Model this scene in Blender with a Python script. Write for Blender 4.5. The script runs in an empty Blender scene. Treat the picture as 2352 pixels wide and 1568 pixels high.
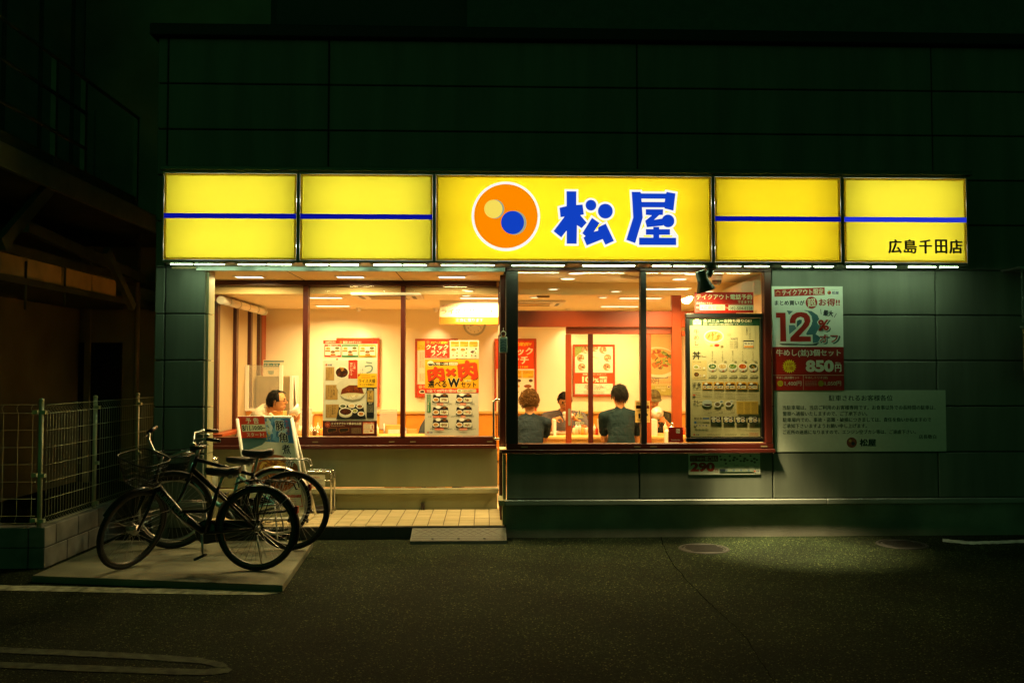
import bpy, bmesh, math, random
import numpy as np
from mathutils import Vector, Matrix
from mathutils.geometry import tessellate_polygon
random.seed(7); rng = np.random.default_rng(7)
R = math.radians; PI = math.pi
sc = bpy.context.scene
col = sc.collection

# ------------------------------------------------------------------ camera
PW, PH, PF = 2352., 1568., 2000.            # photograph measured at 2352 px wide; focal length in those pixels
CAM = (0., -8.5, 1.6); YAW, PITCH = R(1.8), R(2.06)
cd = bpy.data.cameras.new('camera'); cam = bpy.data.objects.new('camera', cd); col.objects.link(cam)
cam.location = CAM; cam.rotation_euler = (R(90) + PITCH, 0, -YAW)
cd.sensor_width = 36; cd.lens = 36 * PF / PW; cd.clip_start = .05; cd.clip_end = 400
sc.camera = cam
# ------------------------------------------------------------------ world, exposure
w = bpy.data.worlds.new('World'); sc.world = w; w.use_nodes = True
nt = w.node_tree; nt.nodes.clear()
sky = nt.nodes.new('ShaderNodeTexSky'); sky.sky_type = 'NISHITA'; sky.sun_disc = False
sky.sun_elevation = R(25); sky.sun_rotation = R(200)
mul = nt.nodes.new('ShaderNodeMix'); mul.data_type = 'RGBA'; mul.blend_type = 'MULTIPLY'; mul.inputs[0].default_value = 1
mul.inputs[7].default_value = (.22, 1.0, .30, 1)
bg = nt.nodes.new('ShaderNodeBackground'); bg.inputs[1].default_value = .0062
ow = nt.nodes.new('ShaderNodeOutputWorld')
nt.links.new(sky.outputs[0], mul.inputs[6]); nt.links.new(mul.outputs[2], bg.inputs[0]); nt.links.new(bg.outputs[0], ow.inputs[0])
vs = sc.view_settings; vs.view_transform = 'Standard'; vs.look = 'None'; vs.exposure = 0; vs.gamma = 1; vs.use_curve_mapping = False
sc.render.engine = 'CYCLES'
cy = sc.cycles; cy.use_denoising = True; cy.max_bounces = 8; cy.diffuse_bounces = 4; cy.glossy_bounces = 4
cy.transmission_bounces = 6; cy.transparent_max_bounces = 24; cy.sample_clamp_indirect = 4; cy.sample_clamp_direct = 0
cy.caustics_reflective = False; cy.caustics_refractive = False; cy.blur_glossy = .5
try: cy.denoiser = 'OPENIMAGEDENOISE'; cy.denoising_prefilter = 'ACCURATE'
except Exception: pass

# ------------------------------------------------------------------ pixel -> place
_cp, _sp, _cy, _sy = math.cos(PITCH), math.sin(PITCH), math.cos(YAW), math.sin(YAW)
FW, RT, UP = Vector((_sy*_cp, _cy*_cp, _sp)), Vector((_cy, -_sy, 0)), Vector((-_sy*_sp, -_cy*_sp, _cp))
def ray(px, py): return FW + RT*((px-PW/2)/PF) - UP*((py-PH/2)/PF)
def onY(px, py, Y):
    d = ray(px, py); t = (Y-CAM[1])/d.y; return Vector(CAM) + d*t
def onZ(px, py, Z):
    d = ray(px, py); t = (Z-CAM[2])/d.z; return Vector(CAM) + d*t
def onX(px, py, X):
    d = ray(px, py); t = (X-CAM[0])/d.x; return Vector(CAM) + d*t
def dpx(zo, x, y): return ((zo[0]+x/zo[2])/1.74150, (zo[1]+y/zo[2])/1.74150)   # crop of the photograph -> photograph
def zrect(zo, r, Y):
    x0, y0 = dpx(zo, r[0], r[1]); x1, y1 = dpx(zo, r[2], r[3]); xm, ym = (x0+x1)/2, (y0+y1)/2
    return onY(x0, ym, Y).x, onY(x1, ym, Y).x, onY(xm, y1, Y).z, onY(xm, y0, Y).z

# ------------------------------------------------------------------ materials
def lin(c):
    if isinstance(c, str):
        c = c.lstrip('#'); v = [int(c[i:i+2], 16)/255 for i in (0, 2, 4)]
        return tuple(x/12.92 if x <= .04045 else ((x+.055)/1.055)**2.4 for x in v)
    return tuple(c)
MATS = {}
def mat(name, c, rough=.55, metal=0., var=.12, vs_=6., bump=0., bs=60., spec=.5, coat=0., trans=None):
    if name in MATS: return MATS[name]
    m = bpy.data.materials.new(name); m.use_nodes = True; t = m.node_tree; N = t.nodes; L = t.links
    b = N['Principled BSDF']; c = lin(c)
    tc = N.new('ShaderNodeTexCoord')
    n = N.new('ShaderNodeTexNoise'); n.inputs['Scale'].default_value = vs_; n.inputs['Detail'].default_value = 6
    L.new(tc.outputs['Object'], n.inputs['Vector'])
    r = N.new('ShaderNodeValToRGB'); e = r.color_ramp.elements
    e[0].position = .3; e[1].position = .72
    e[0].color = (*[x*(1-var) for x in c], 1); e[1].color = (*[min(1, x*(1+var)) for x in c], 1)
    L.new(n.outputs['Fac'], r.inputs['Fac']); L.new(r.outputs['Color'], b.inputs['Base Color'])
    b.inputs['Roughness'].default_value = rough; b.inputs['Metallic'].default_value = metal
    b.inputs['Specular IOR Level'].default_value = spec; b.inputs['Coat Weight'].default_value = coat
    if bump:
        n2 = N.new('ShaderNodeTexNoise'); n2.inputs['Scale'].default_value = bs; n2.inputs['Detail'].default_value = 4
        L.new(tc.outputs['Object'], n2.inputs['Vector'])
        bp = N.new('ShaderNodeBump'); bp.inputs['Strength'].default_value = bump; bp.inputs['Distance'].default_value = .01
        L.new(n2.outputs['Fac'], bp.inputs['Height']); L.new(bp.outputs['Normal'], b.inputs['Normal'])
    MATS[name] = m; return m
def emit(name, c, s):
    if name in MATS: return MATS[name]
    m = bpy.data.materials.new(name); m.use_nodes = True; t = m.node_tree; t.nodes.clear()
    e = t.nodes.new('ShaderNodeEmission'); o = t.nodes.new('ShaderNodeOutputMaterial')
    e.inputs[0].default_value = (*lin(c), 1); e.inputs[1].default_value = s
    t.links.new(e.outputs[0], o.inputs[0]); MATS[name] = m; return m
def translucent(name, c, refl=None, mix=.5, gloss=.04, rough=.15):
    if name in MATS: return MATS[name]
    m = bpy.data.materials.new(name); m.use_nodes = True; t = m.node_tree; t.nodes.clear(); N = t.nodes
    a = N.new('ShaderNodeBsdfTranslucent'); d = N.new('ShaderNodeBsdfDiffuse'); g = N.new('ShaderNodeBsdfGlossy')
    a.inputs[0].default_value = (*lin(c), 1); d.inputs[0].default_value = (*lin(refl or c), 1)
    g.inputs['Roughness'].default_value = rough
    m1 = N.new('ShaderNodeMixShader'); m1.inputs[0].default_value = mix
    m2 = N.new('ShaderNodeMixShader'); m2.inputs[0].default_value = gloss
    o = N.new('ShaderNodeOutputMaterial'); L = t.links
    L.new(d.outputs[0], m1.inputs[1]); L.new(a.outputs[0], m1.inputs[2]); L.new(m1.outputs[0], m2.inputs[1])
    L.new(g.outputs[0], m2.inputs[2]); L.new(m2.outputs[0], o.inputs[0]); MATS[name] = m; return m
def glassmat(name, tint=(.97, .97, .95), refl=.05, haze=0.):
    if name in MATS: return MATS[name]
    m = bpy.data.materials.new(name); m.use_nodes = True; t = m.node_tree; t.nodes.clear(); N = t.nodes; L = t.links
    tr = N.new('ShaderNodeBsdfTransparent'); tr.inputs[0].default_value = (*tint, 1)
    g = N.new('ShaderNodeBsdfGlossy'); g.inputs['Roughness'].default_value = .01
    lw = N.new('ShaderNodeLayerWeight'); lw.inputs[0].default_value = .5                      # Schlick reflectance, the same from both sides
    p5 = N.new('ShaderNodeMath'); p5.operation = 'POWER'; p5.inputs[1].default_value = 5; L.new(lw.outputs['Facing'], p5.inputs[0])
    f = N.new('ShaderNodeMath'); f.operation = 'MULTIPLY_ADD'; f.inputs[1].default_value = .9; f.inputs[2].default_value = .03; L.new(p5.outputs[0], f.inputs[0])
    mx = N.new('ShaderNodeMixShader'); o = N.new('ShaderNodeOutputMaterial')
    L.new(f.outputs[0], mx.inputs[0]); L.new(tr.outputs[0], mx.inputs[1]); L.new(g.outputs[0], mx.inputs[2])
    if haze:
        d = N.new('ShaderNodeBsdfDiffuse'); d.inputs[0].default_value = (.8, .8, .75, 1)
        m2 = N.new('ShaderNodeMixShader'); m2.inputs[0].default_value = haze
        L.new(mx.outputs[0], m2.inputs[1]); L.new(d.outputs[0], m2.inputs[2]); L.new(m2.outputs[0], o.inputs[0])
    else: L.new(mx.outputs[0], o.inputs[0])
    MATS[name] = m; return m
def paper(hexc):                                    # printed paper or film of one ink colour
    return mat('ink_' + hexc.lstrip('#'), hexc, rough=.42, var=.03, vs_=25)

# ------------------------------------------------------------------ mesh building
def link(name, me, parent=None):
    o = bpy.data.objects.new(name, me); col.objects.link(o)
    if parent is not None: o.parent = parent
    return o
class MB:
    def __init__(s): s.v = []; s.f = []; s.mi = []; s.m = []; s.sm = []
    def _m(s, m):
        if m not in s.m: s.m.append(m)
        return s.m.index(m)
    def add(s, vs, fs, m, smooth=False):
        o = len(s.v); s.v += [tuple(v) for v in vs]; k = s._m(m)
        for f in fs: s.f.append(tuple(i+o for i in f)); s.mi.append(k); s.sm.append(smooth)
        return s
    def box(s, x0, x1, y0, y1, z0, z1, m, bev=0.):
        if bev <= 0:
            vs = [(x, y, z) for z in (z0, z1) for y in (y0, y1) for x in (x0, x1)]
            return s.add(vs, [(0,2,3,1), (4,5,7,6), (0,1,5,4), (2,6,7,3), (0,4,6,2), (1,3,7,5)], m)
        b = min(bev, (x1-x0)/2.01, (y1-y0)/2.01, (z1-z0)/2.01)
        vs = []
        for x, y, z, sx, sy_, sz in [(x, y, z, sx, sy_, sz) for (z, sz) in ((z0, 1), (z1, -1)) for (y, sy_) in ((y0, 1), (y1, -1)) for (x, sx) in ((x0, 1), (x1, -1))]:
            vs += [(x, y+sy_*b, z+sz*b), (x+sx*b, y, z+sz*b), (x+sx*b, y+sy_*b, z)]
        bm = bmesh.new(); q = [bm.verts.new(v) for v in vs]
        r = bmesh.ops.convex_hull(bm, input=q); bm.verts.index_update()
        bmesh.ops.dissolve_limit(bm, angle_limit=.02, verts=bm.verts, edges=bm.edges); bm.verts.index_update()
        s.add([v.co[:] for v in bm.verts], [[v.index for v in f.verts] for f in bm.faces], m); bm.free(); return s
    def obox(s, c, ax, ay, az, m):                  # box from centre and three half-axis vectors
        c, ax, ay, az = map(Vector, (c, ax, ay, az))
        vs = [c + ax*i + ay*j + az*k for k in (-1, 1) for j in (-1, 1) for i in (-1, 1)]
        return s.add(vs, [(0,2,3,1), (4,5,7,6), (0,1,5,4), (2,6,7,3), (0,4,6,2), (1,3,7,5)], m)
    def bar(s, a, b, w_, h_, m, up=(0, 0, 1)):
        a, b = Vector(a), Vector(b); d = (b-a); u = Vector(up)
        if abs(d.normalized().dot(u)) > .98: u = Vector((0, 1, 0))
        sd = d.cross(u).normalized(); u = sd.cross(d).normalized()
        return s.obox((a+b)/2, d/2, sd*w_/2, u*h_/2, m)
    def tube(s, pts, r, m, n=8, closed=False, caps=True):
        pts = [Vector(p) for p in pts]; k = len(pts); rs = r if isinstance(r, (list, tuple)) else [r]*k
        vs = []; prev = None
        for i, p in enumerate(pts):
            if closed: t = (pts[(i+1) % k] - pts[i-1])
            else: t = pts[min(i+1, k-1)] - pts[max(i-1, 0)]
            t = t.normalized() if t.length > 1e-9 else Vector((0, 0, 1))
            if prev is None:
                a = Vector((0, 0, 1)) if abs(t.z) < .9 else Vector((1, 0, 0)); u = t.cross(a).normalized()
            else: u = (prev - t*prev.dot(t)); u = u.normalized() if u.length > 1e-6 else t.orthogonal().normalized()
            prev = u; v = t.cross(u)
            for j in range(n):
                a = 2*PI*j/n; vs.append(p + (u*math.cos(a) + v*math.sin(a))*rs[i])
        fs = []; K = k if closed else k-1
        for i in range(K):
            for j in range(n):
                a, b = i*n+j, i*n+(j+1) % n; c, d = ((i+1) % k)*n+(j+1) % n, ((i+1) % k)*n+j
                fs.append((a, b, c, d))
        s.add(vs, fs, m, True)
        if caps and not closed:
            o = len(s.v) - len(vs); kk = s._m(m)
            s.f.append(tuple(o+j for j in reversed(range(n)))); s.mi.append(kk); s.sm.append(False)
            s.f.append(tuple(o+(k-1)*n+j for j in range(n))); s.mi.append(kk); s.sm.append(False)
        return s
    def lathe(s, prof, m, n=20, c=(0, 0, 0), ax=(0, 0, 1), smooth=True):
        ax = Vector(ax).normalized(); u = ax.orthogonal().normalized(); v = ax.cross(u); c = Vector(c); vs = []
        for r, h in prof:
            for j in range(n):
                a = 2*PI*j/n; vs.append(c + ax*h + (u*math.cos(a)+v*math.sin(a))*max(r, 1e-5))
        fs = [(i*n+j, i*n+(j+1) % n, (i+1)*n+(j+1) % n, (i+1)*n+j) for i in range(len(prof)-1) for j in range(n)]
        return s.add(vs, fs, m, smooth)
    def ell(s, c, r, m, n=14, k=9, rot=None):
        c = Vector(c); vs = []; M_ = rot if rot is not None else Matrix.Identity(3)
        for i in range(k+1):
            t = PI*i/k
            for j in range(n):
                a = 2*PI*j/n
                vs.append(c + M_ @ Vector((r[0]*math.sin(t)*math.cos(a), r[1]*math.sin(t)*math.sin(a), r[2]*math.cos(t))))
        fs = [(i*n+j, (i+1)*n+j, (i+1)*n+(j+1) % n, i*n+(j+1) % n) for i in range(k) for j in range(n)]
        return s.add(vs, fs, m, True)
    def build(s, name, parent=None, kind=None):
        me = bpy.data.meshes.new(name); me.from_pydata(s.v, [], s.f)
        for m in s.m: me.materials.append(m)
        if s.f:
            me.polygons.foreach_set('material_index', s.mi); me.polygons.foreach_set('use_smooth', s.sm)
        me.update(); o = link(name, me, parent)
        if kind: o['kind'] = kind
        return o
def tag(o, label, cat, group=None, kind=None):
    o['label'] = label; o['category'] = cat
    if group: o['group'] = group
    if kind: o['kind'] = kind
    return o
def thing(name, label, cat, loc=(0, 0, 0), rz=0., group=None):
    o = bpy.data.objects.new(name, None); col.objects.link(o); o.location = loc; o.rotation_euler = (0, 0, rz)
    o.empty_display_size = .1
    return tag(o, label, cat, group)
def struct(mb, name):
    o = mb.build(name); o['kind'] = 'structure'; return o
def B(name, parent, *a, **k):                      # one box as a part
    return MB().box(*a, **k).build(name, parent)

# ------------------------------------------------------------------ lettering (Blender's own font) as flat meshes
_tmp = bpy.data.scenes.new('lettering'); _tc = {}
_cu = bpy.data.curves.new('lettering', 'FONT'); _to = bpy.data.objects.new('lettering', _cu); _tmp.collection.objects.link(_to)
def glyphs(body, bold=0., res=2, line=1., slant=0.):
    k = (body, bold, res, line, slant)
    if k not in _tc:
        _cu.body = body; _cu.resolution_u = res; _cu.offset = bold; _cu.align_x = 'CENTER'; _cu.space_line = line; _cu.shear = slant
        with bpy.context.temp_override(scene=_tmp, view_layer=_tmp.view_layers[0]):
            dg = bpy.context.evaluated_depsgraph_get(); dg.update()
            ev = _to.evaluated_get(dg); me = ev.to_mesh()
            v = np.array([x.co[:2] for x in me.vertices]) if len(me.vertices) else np.zeros((1, 2))
            f = [tuple(p.vertices) for p in me.polygons]; ev.to_mesh_clear()
        lo, hi = v.min(0), v.max(0); v = (v-lo)/np.maximum(hi-lo, 1e-6)
        _tc[k] = (v, f)
    return _tc[k]
def offset_poly(P, d, lim=2.2):
    n = len(P); A = sum(P[i][0]*P[(i+1) % n][1]-P[(i+1) % n][0]*P[i][1] for i in range(n)); sgn = 1 if A > 0 else -1; out = []
    for i in range(n):
        a, b, c = (np.array(P[j % n], float) for j in (i-1, i, i+1))
        e1 = (b-a)/np.linalg.norm(b-a); e2 = (c-b)/np.linalg.norm(c-b)
        n1 = np.array((e1[1], -e1[0]))*sgn; n2 = np.array((e2[1], -e2[0]))*sgn; m = n1+n2; q = np.linalg.norm(m)
        m = n1 if q < 1e-6 else m/q; l = min(1/max(.2, m.dot(n1)), lim); out.append(tuple(b+m*d*l))
    return out
class Sheet:
    """A printed sheet: backing plus artwork and lettering, drawn in the pixels of one crop of the photograph."""
    def __init__(s, name, label, cat, zr, p0, ex, ey, base, th=.003, group=None, basemat=None, em=None):
        s.o = thing(name, label, cat, p0, 0, group); s.zr = zr; s.ex, s.ey = Vector(ex), Vector(ey); s.em = em
        s.n = -(s.ex.cross(s.ey)).normalized(); s.k = 0; s.art = MB(); s.let = MB()
        mb = MB(); a, b = s.ex, s.ey; c = (a+b)/2
        mb.obox(c - s.n*th/2, a/2, b/2, s.n*th/2, basemat or paper(base)); s.sheet = mb.build('sheet', s.o)
    @classmethod
    def flat(cls, name, label, cat, zo, r, Y, base, **k):
        x0, x1, z0, z1 = zrect(zo, r, Y)
        return cls(name, label, cat, r, (x0, Y, z1), (x1-x0, 0, 0), (0, 0, z0-z1), base, **k)
    def pt(s, x, y, k=None):
        x0, y0, x1, y1 = s.zr
        return s.ex*((x-x0)/(x1-x0)) + s.ey*((y-y0)/(y1-y0)) + s.n*(.0004+.00003*(s.k if k is None else k))
    def mt(s, c): return c if not isinstance(c, str) else (s.em(c) if s.em else paper(c))
    def poly(s, P, c):
        s.k += 1; V = [s.pt(x, y) for x, y in P]
        fs = tessellate_polygon([[Vector((x, y, 0)) for x, y in P]]); s.art.add(V, fs, s.mt(c)); return s
    def rect(s, x0, y0, x1, y1, c): return s.poly([(x0, y0), (x1, y0), (x1, y1), (x0, y1)], c)
    def rrect(s, x0, y0, x1, y1, r, c):
        P = []
        for cx, cy_, a0 in ((x1-r, y1-r, 0), (x0+r, y1-r, 90), (x0+r, y0+r, 180), (x1-r, y0+r, 270)):
            P += [(cx+r*math.cos(R(a0+t)), cy_+r*math.sin(R(a0+t))) for t in (0, 30, 60, 90)]
        return s.poly(P, c)
    def el(s, cx, cy_, rx, ry, c, n=22, a0=0, a1=360):
        st = n if a1-a0 < 360 else n-1
        return s.poly([(cx+rx*math.cos(R(a0+(a1-a0)*i/(n if a1-a0 >= 360 else n-1))), cy_+ry*math.sin(R(a0+(a1-a0)*i/(n if a1-a0 >= 360 else n-1)))) for i in range(n)], c)
    def star(s, cx, cy_, r, c, n=16): return s.poly([(cx+(r if i % 2 else r*.74)*math.cos(PI*i/n), cy_+(r if i % 2 else r*.74)*math.sin(PI*i/n)) for i in range(2*n)], c)
    def blobs(s, cx, cy_, rx, ry, cols, n=14, size=.32, seed=1):          # heaped food in a picture
        q = random.Random(seed)
        for i in range(n):
            a, t = q.uniform(0, 6.28), math.sqrt(q.random())*.72
            x, y = cx+rx*t*math.cos(a), cy_+ry*t*math.sin(a); rr = size*q.uniform(.6, 1.2); th_ = q.uniform(0, 3.14)
            P = []
            for j in range(7):
                b = 2*PI*j/7; u, v = rx*rr*math.cos(b), ry*rr*.6*math.sin(b)*q.uniform(.75, 1.25)
                P.append((x+u*math.cos(th_)-v*math.sin(th_), y+u*math.sin(th_)+v*math.cos(th_)))
            s.poly(P, cols[i % len(cols)])
        return s
    def bowl(s, cx, cy_, rx, ry, cols, rim='#e8e2cc', n=9, seed=1, tall=.9):
        P = [(cx-rx, cy_)] + [(cx-rx*math.cos(t), cy_+ry*1.0*tall*math.sin(t)*2.2*.5+ry*.5) for t in np.linspace(.15, PI-.15, 9)] + [(cx+rx, cy_)]
        s.poly(P, '#c9c0a4'); s.el(cx, cy_, rx, ry, rim); s.el(cx, cy_, rx*.86, ry*.8, cols[0]); s.blobs(cx, cy_, rx*.8, ry*.72, cols, n, seed=seed); return s
    def plate(s, cx, cy_, rx, ry, cols, n=6, seed=1, rim='#efe9d6'):
        s.el(cx, cy_, rx, ry, rim, 16); s.el(cx, cy_, rx*.72, ry*.68, cols[0], 14); s.blobs(cx, cy_, rx*.62, ry*.6, cols, n, seed=seed, size=.38); return s
    def tray(s, x0, y0, x1, y1, seed=1, dish='#9a5a28'):
        w_, h_ = x1-x0, y1-y0
        s.poly([(x0+w_*.06, y0+h_*.1), (x1-w_*.06, y0+h_*.1), (x1, y1), (x0, y1)], '#241a18')
        s.plate(x0+w_*.36, y0+h_*.08, w_*.17, h_*.2, ['#fbf7ea', '#f3edda'], 3, seed)
        s.plate(x0+w_*.74, y0+h_*.14, w_*.14, h_*.17, ['#7a4a1c', '#b07a34'], 3, seed+1, '#3a1c10')
        s.plate(x0+w_*.22, y0+h_*.68, w_*.2, h_*.27, ['#c88a3c', '#9c5a20', '#dca85c'], 5, seed+2)
        s.rrect(x0+w_*.46, y0+h_*.44, x0+w_*.96, y0+h_*.96, h_*.07, '#efe9d6'); s.rrect(x0+w_*.5, y0+h_*.5, x0+w_*.92, y0+h_*.9, h_*.06, '#d8cda8')
        s.blobs(x0+w_*.74, y0+h_*.7, w_*.18, h_*.2, [dish, '#6e3a16', '#8a5020'], 7, .4, seed+3)
        s.blobs(x0+w_*.56, y0+h_*.72, w_*.05, h_*.15, ['#4f7a2c', '#e3d9a0'], 3, .7, seed+4); return s
    def lines(s, x0, y0, x1, y1, n, c, fill=.34, seed=3):                 # print too fine to read
        q = random.Random(seed); h_ = (y1-y0)/n; k0 = s.k+1
        for i in range(n):
            x = x0
            while x < x1-2:
                l = q.uniform(.05, .2)*(x1-x0); e = min(x+l, x1); s.k = k0-1; s.rect(x, y0+h_*(i+.5-fill/2), e, y0+h_*(i+.5+fill/2), c); x = e+.03*(x1-x0); s.k = k0
        return s
    def txt(s, body, x0, y0, x1, y1, c, bold=.0, res=2, rot=0., slant=0., line=1.):
        cjk = any(ord(ch) > 0x2e80 for ch in body); v, f = glyphs(body, 0. if cjk else bold, res, line, slant); cx, cy_ = (x0+x1)/2, (y0+y1)/2
        b = bold*1.15*(y1-y0)/(body.count('\n')+1) if cjk else 0.                      # strokes thickened by overlaid copies
        if b: x0, x1, y0, y1 = x0+b, x1-b, y0+b*.6, y1-b*.6
        for ox, oy in (((0, 0),) if not b else ((-b, 0), (b, 0), (0, -b*.6), (0, b*.6), (0, 0)) if bold > .014 else ((-b, 0), (b, 0))):
            s.k += 1; V = []
            for u, w_ in v:
                x, y = x0+u*(x1-x0)+ox, y1+w_*(y0-y1)+oy
                if rot: dx, dy = x-cx, y-cy_; x, y = cx+dx*math.cos(rot)-dy*math.sin(rot), cy_+dx*math.sin(rot)+dy*math.cos(rot)
                V.append(s.pt(x, y))
            s.let.add(V, f, s.mt(c))
        return s
    def vtxt(s, body, x0, y0, x1, y1, c, bold=.0, res=1): return s.txt('\n'.join(body), x0, y0, x1, y1, c, bold, res)
    def logo(s, x, y, h, tx='#1a2c6e'):                                  # red disc with two dots, then the shop's name
        s.el(x+h/2, y+h/2, h/2, h/2, '#c8401e'); s.el(x+h*.38, y+h*.38, h*.15, h*.15, '#e8d060', 12); s.el(x+h*.62, y+h*.62, h*.18, h*.18, '#1a2c6e', 12)
        return s.txt('松屋', x+h*1.25, y+h*.1, x+h*3.1, y+h*.95, tx, .02)
    def done(s):
        if s.art.f: s.art.build('artwork', s.o, 'stuff')
        if s.let.f: s.let.build('lettering', s.o, 'stuff')
        return s.o
# ================================================================== materials of the place
def asphalt():
    m = bpy.data.materials.new('asphalt'); m.use_nodes = True; t = m.node_tree; N = t.nodes; L = t.links; b = N['Principled BSDF']
    tc = N.new('ShaderNodeTexCoord')
    vo = N.new('ShaderNodeTexVoronoi'); vo.inputs['Scale'].default_value = 135; L.new(tc.outputs['Object'], vo.inputs['Vector'])
    r1 = N.new('ShaderNodeValToRGB'); e = r1.color_ramp.elements                       # stones of different greys
    e[0].position = 0; e[0].color = (.006, .011, .005, 1); e[1].position = 1; e[1].color = (.21, .24, .09, 1)
    for p, c in ((.5, .015), (.85, .027), (.96, .075)): q = e.new(p); q.color = (c*.62, c*.98, c*.40, 1)
    sep = N.new('ShaderNodeSeparateColor'); L.new(vo.outputs['Color'], sep.inputs[0]); L.new(sep.outputs[0], r1.inputs['Fac'])
    n = N.new('ShaderNodeTexNoise'); n.inputs['Scale'].default_value = 1.3; n.inputs['Detail'].default_value = 8; L.new(tc.outputs['Object'], n.inputs['Vector'])
    r2 = N.new('ShaderNodeValToRGB'); r2.color_ramp.elements[0].color = (.5, .5, .5, 1); r2.color_ramp.elements[1].color = (1.25, 1.25, 1.2, 1)
    r2.color_ramp.elements[0].position = .3; r2.color_ramp.elements[1].position = .7; L.new(n.outputs['Fac'], r2.inputs['Fac'])
    mx = N.new('ShaderNodeMix'); mx.data_type = 'RGBA'; mx.blend_type = 'MULTIPLY'; mx.inputs[0].default_value = 1
    L.new(r1.outputs[0], mx.inputs[6]); L.new(r2.outputs[0], mx.inputs[7]); L.new(mx.outputs[2], b.inputs['Base Color'])
    b.inputs['Roughness'].default_value = .9; b.inputs['Specular IOR Level'].default_value = .12
    bp = N.new('ShaderNodeBump'); bp.inputs['Strength'].default_value = .9; bp.inputs['Distance'].default_value = .006
    L.new(vo.outputs['Distance'], bp.inputs['Height']); bp.invert = True; L.new(bp.outputs[0], b.inputs['Normal'])
    return m
A_ASPH = asphalt()
A_CONC = mat('concrete', (.30, .29, .25), .85, var=.28, vs_=2.6, bump=.5, bs=120)
A_SLAB = mat('slab_concrete', (.165, .17, .115), .8, var=.35, vs_=1.9, bump=.35, bs=90)
A_BLOCK = mat('concrete_block', (.22, .22, .20), .9, var=.3, vs_=5, bump=.7, bs=160)
A_PANEL = mat('siding_panel', (.150, .175, .140), .5, var=.25, vs_=1.7, bump=.12, bs=220)
A_CREAM = mat('porch_panel', (.29, .29, .16), .5, var=.10, vs_=2.2, bump=.12, bs=220)
def streaks(m, k=(1, 1, .12), sc_=5.):                        # rain streaks run down the panels
    t = m.node_tree; mp = t.nodes.new('ShaderNodeMapping'); mp.inputs['Scale'].default_value = k
    for n in t.nodes:
        if n.type == 'TEX_NOISE' and n.inputs['Scale'].default_value < 50:
            for l in list(n.inputs['Vector'].links): t.links.new(l.from_socket, mp.inputs['Vector']); t.links.new(mp.outputs[0], n.inputs['Vector']); n.inputs['Scale'].default_value = sc_; break
    return m
streaks(A_PANEL); streaks(A_CREAM, sc_=4.)
A_GAP = mat('joint_sealant', (.035, .04, .035), .8)
A_FLASH = mat('flashing_metal', (.33, .36, .33), .4, .3, var=.15, vs_=2)
A_COPING = mat('coping_metal', (.012, .013, .012), .6, var=.2)
A_TILE = mat('porch_tile', (.43, .36, .20), .5, var=.16, vs_=3.5, bump=.1, bs=150)
A_TILE2 = mat('porch_tile_b', (.38, .32, .17), .5, var=.18, vs_=4.5, bump=.1, bs=150)
A_GROUT = mat('grout', (.09, .08, .06), .9)
A_RISER = mat('riser_tile', (.06, .06, .055), .7)
A_RED = mat('frame_brown', (.062, .007, .003), .38, var=.12, vs_=3)
A_WOOD = mat('door_wood', (.30, .042, .006), .4, var=.22, vs_=2.2)
A_DARKF = mat('frame_dark', (.018, .012, .012), .4)
A_WHITEP = mat('white_paint', (.72, .70, .62), .7, var=.3, vs_=14, bump=.5, bs=140)
A_STEEL = mat('chrome', (.75, .74, .7), .18, 1., var=.05)
A_GALV = mat('galvanised', (.45, .47, .44), .45, .7, var=.15)
A_IWALL = mat('interior_wall', (.88, .78, .58), .75, var=.03, vs_=2)
A_ICEIL = mat('interior_ceiling', (.93, .86, .62), .8, var=.03, vs_=3)
A_IFLOOR = mat('interior_floor', (.60, .46, .28), .5, var=.15, vs_=4)
A_SOFFIT = mat('soffit_board', (.92, .72, .38), .6, var=.05, vs_=3)
A_ORANGE = mat('orange_vinyl', (.78, .33, .035), .45, var=.06)
A_BEECH = mat('beech_wood', (.74, .42, .12), .4, var=.12, vs_=3)
A_WHITE = mat('white_plastic', (.82, .80, .74), .45, var=.03)
A_DARKST = mat('dark_steel', (.12, .14, .10), .55, .4, var=.25, vs_=5)
A_NWALL = mat('neighbour_wall', (.30, .31, .22), .85, var=.18, vs_=1.6)
A_NBEAM = mat('neighbour_fascia', (.82, .62, .26), .7, var=.15, vs_=4)
A_NDARK = mat('neighbour_door', (.006, .006, .006), .7)
A_REAR = mat('rear_building', (.075, .10, .09), .8, var=.1, vs_=.6)
G_WIN = glassmat('window_glass')
G_BAY = glassmat('bay_glass', (.95, .96, .93))
G_FROST = translucent('frosted_film', (.90, .76, .50), (.80, .68, .45), .55, .04, .3)
G_ACRYL = glassmat('acrylic', (.93, .92, .88), haze=.16)
G_ACRYW = glassmat('acrylic_milky', (.95, .93, .88), haze=.45)
E_PANEL = emit('ceiling_panel_light', (1., .80, .50), 3.)
E_DOWN = emit('downlight', (1., .80, .50), 3.)
E_PORCH = emit('porch_light', (1., .85, .60), 3.)
E_LED = emit('led_tube', (.72, 1., .54), 48.)
E_TUBE = emit('sign_tube', (1., .98, .80), 16.)

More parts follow.
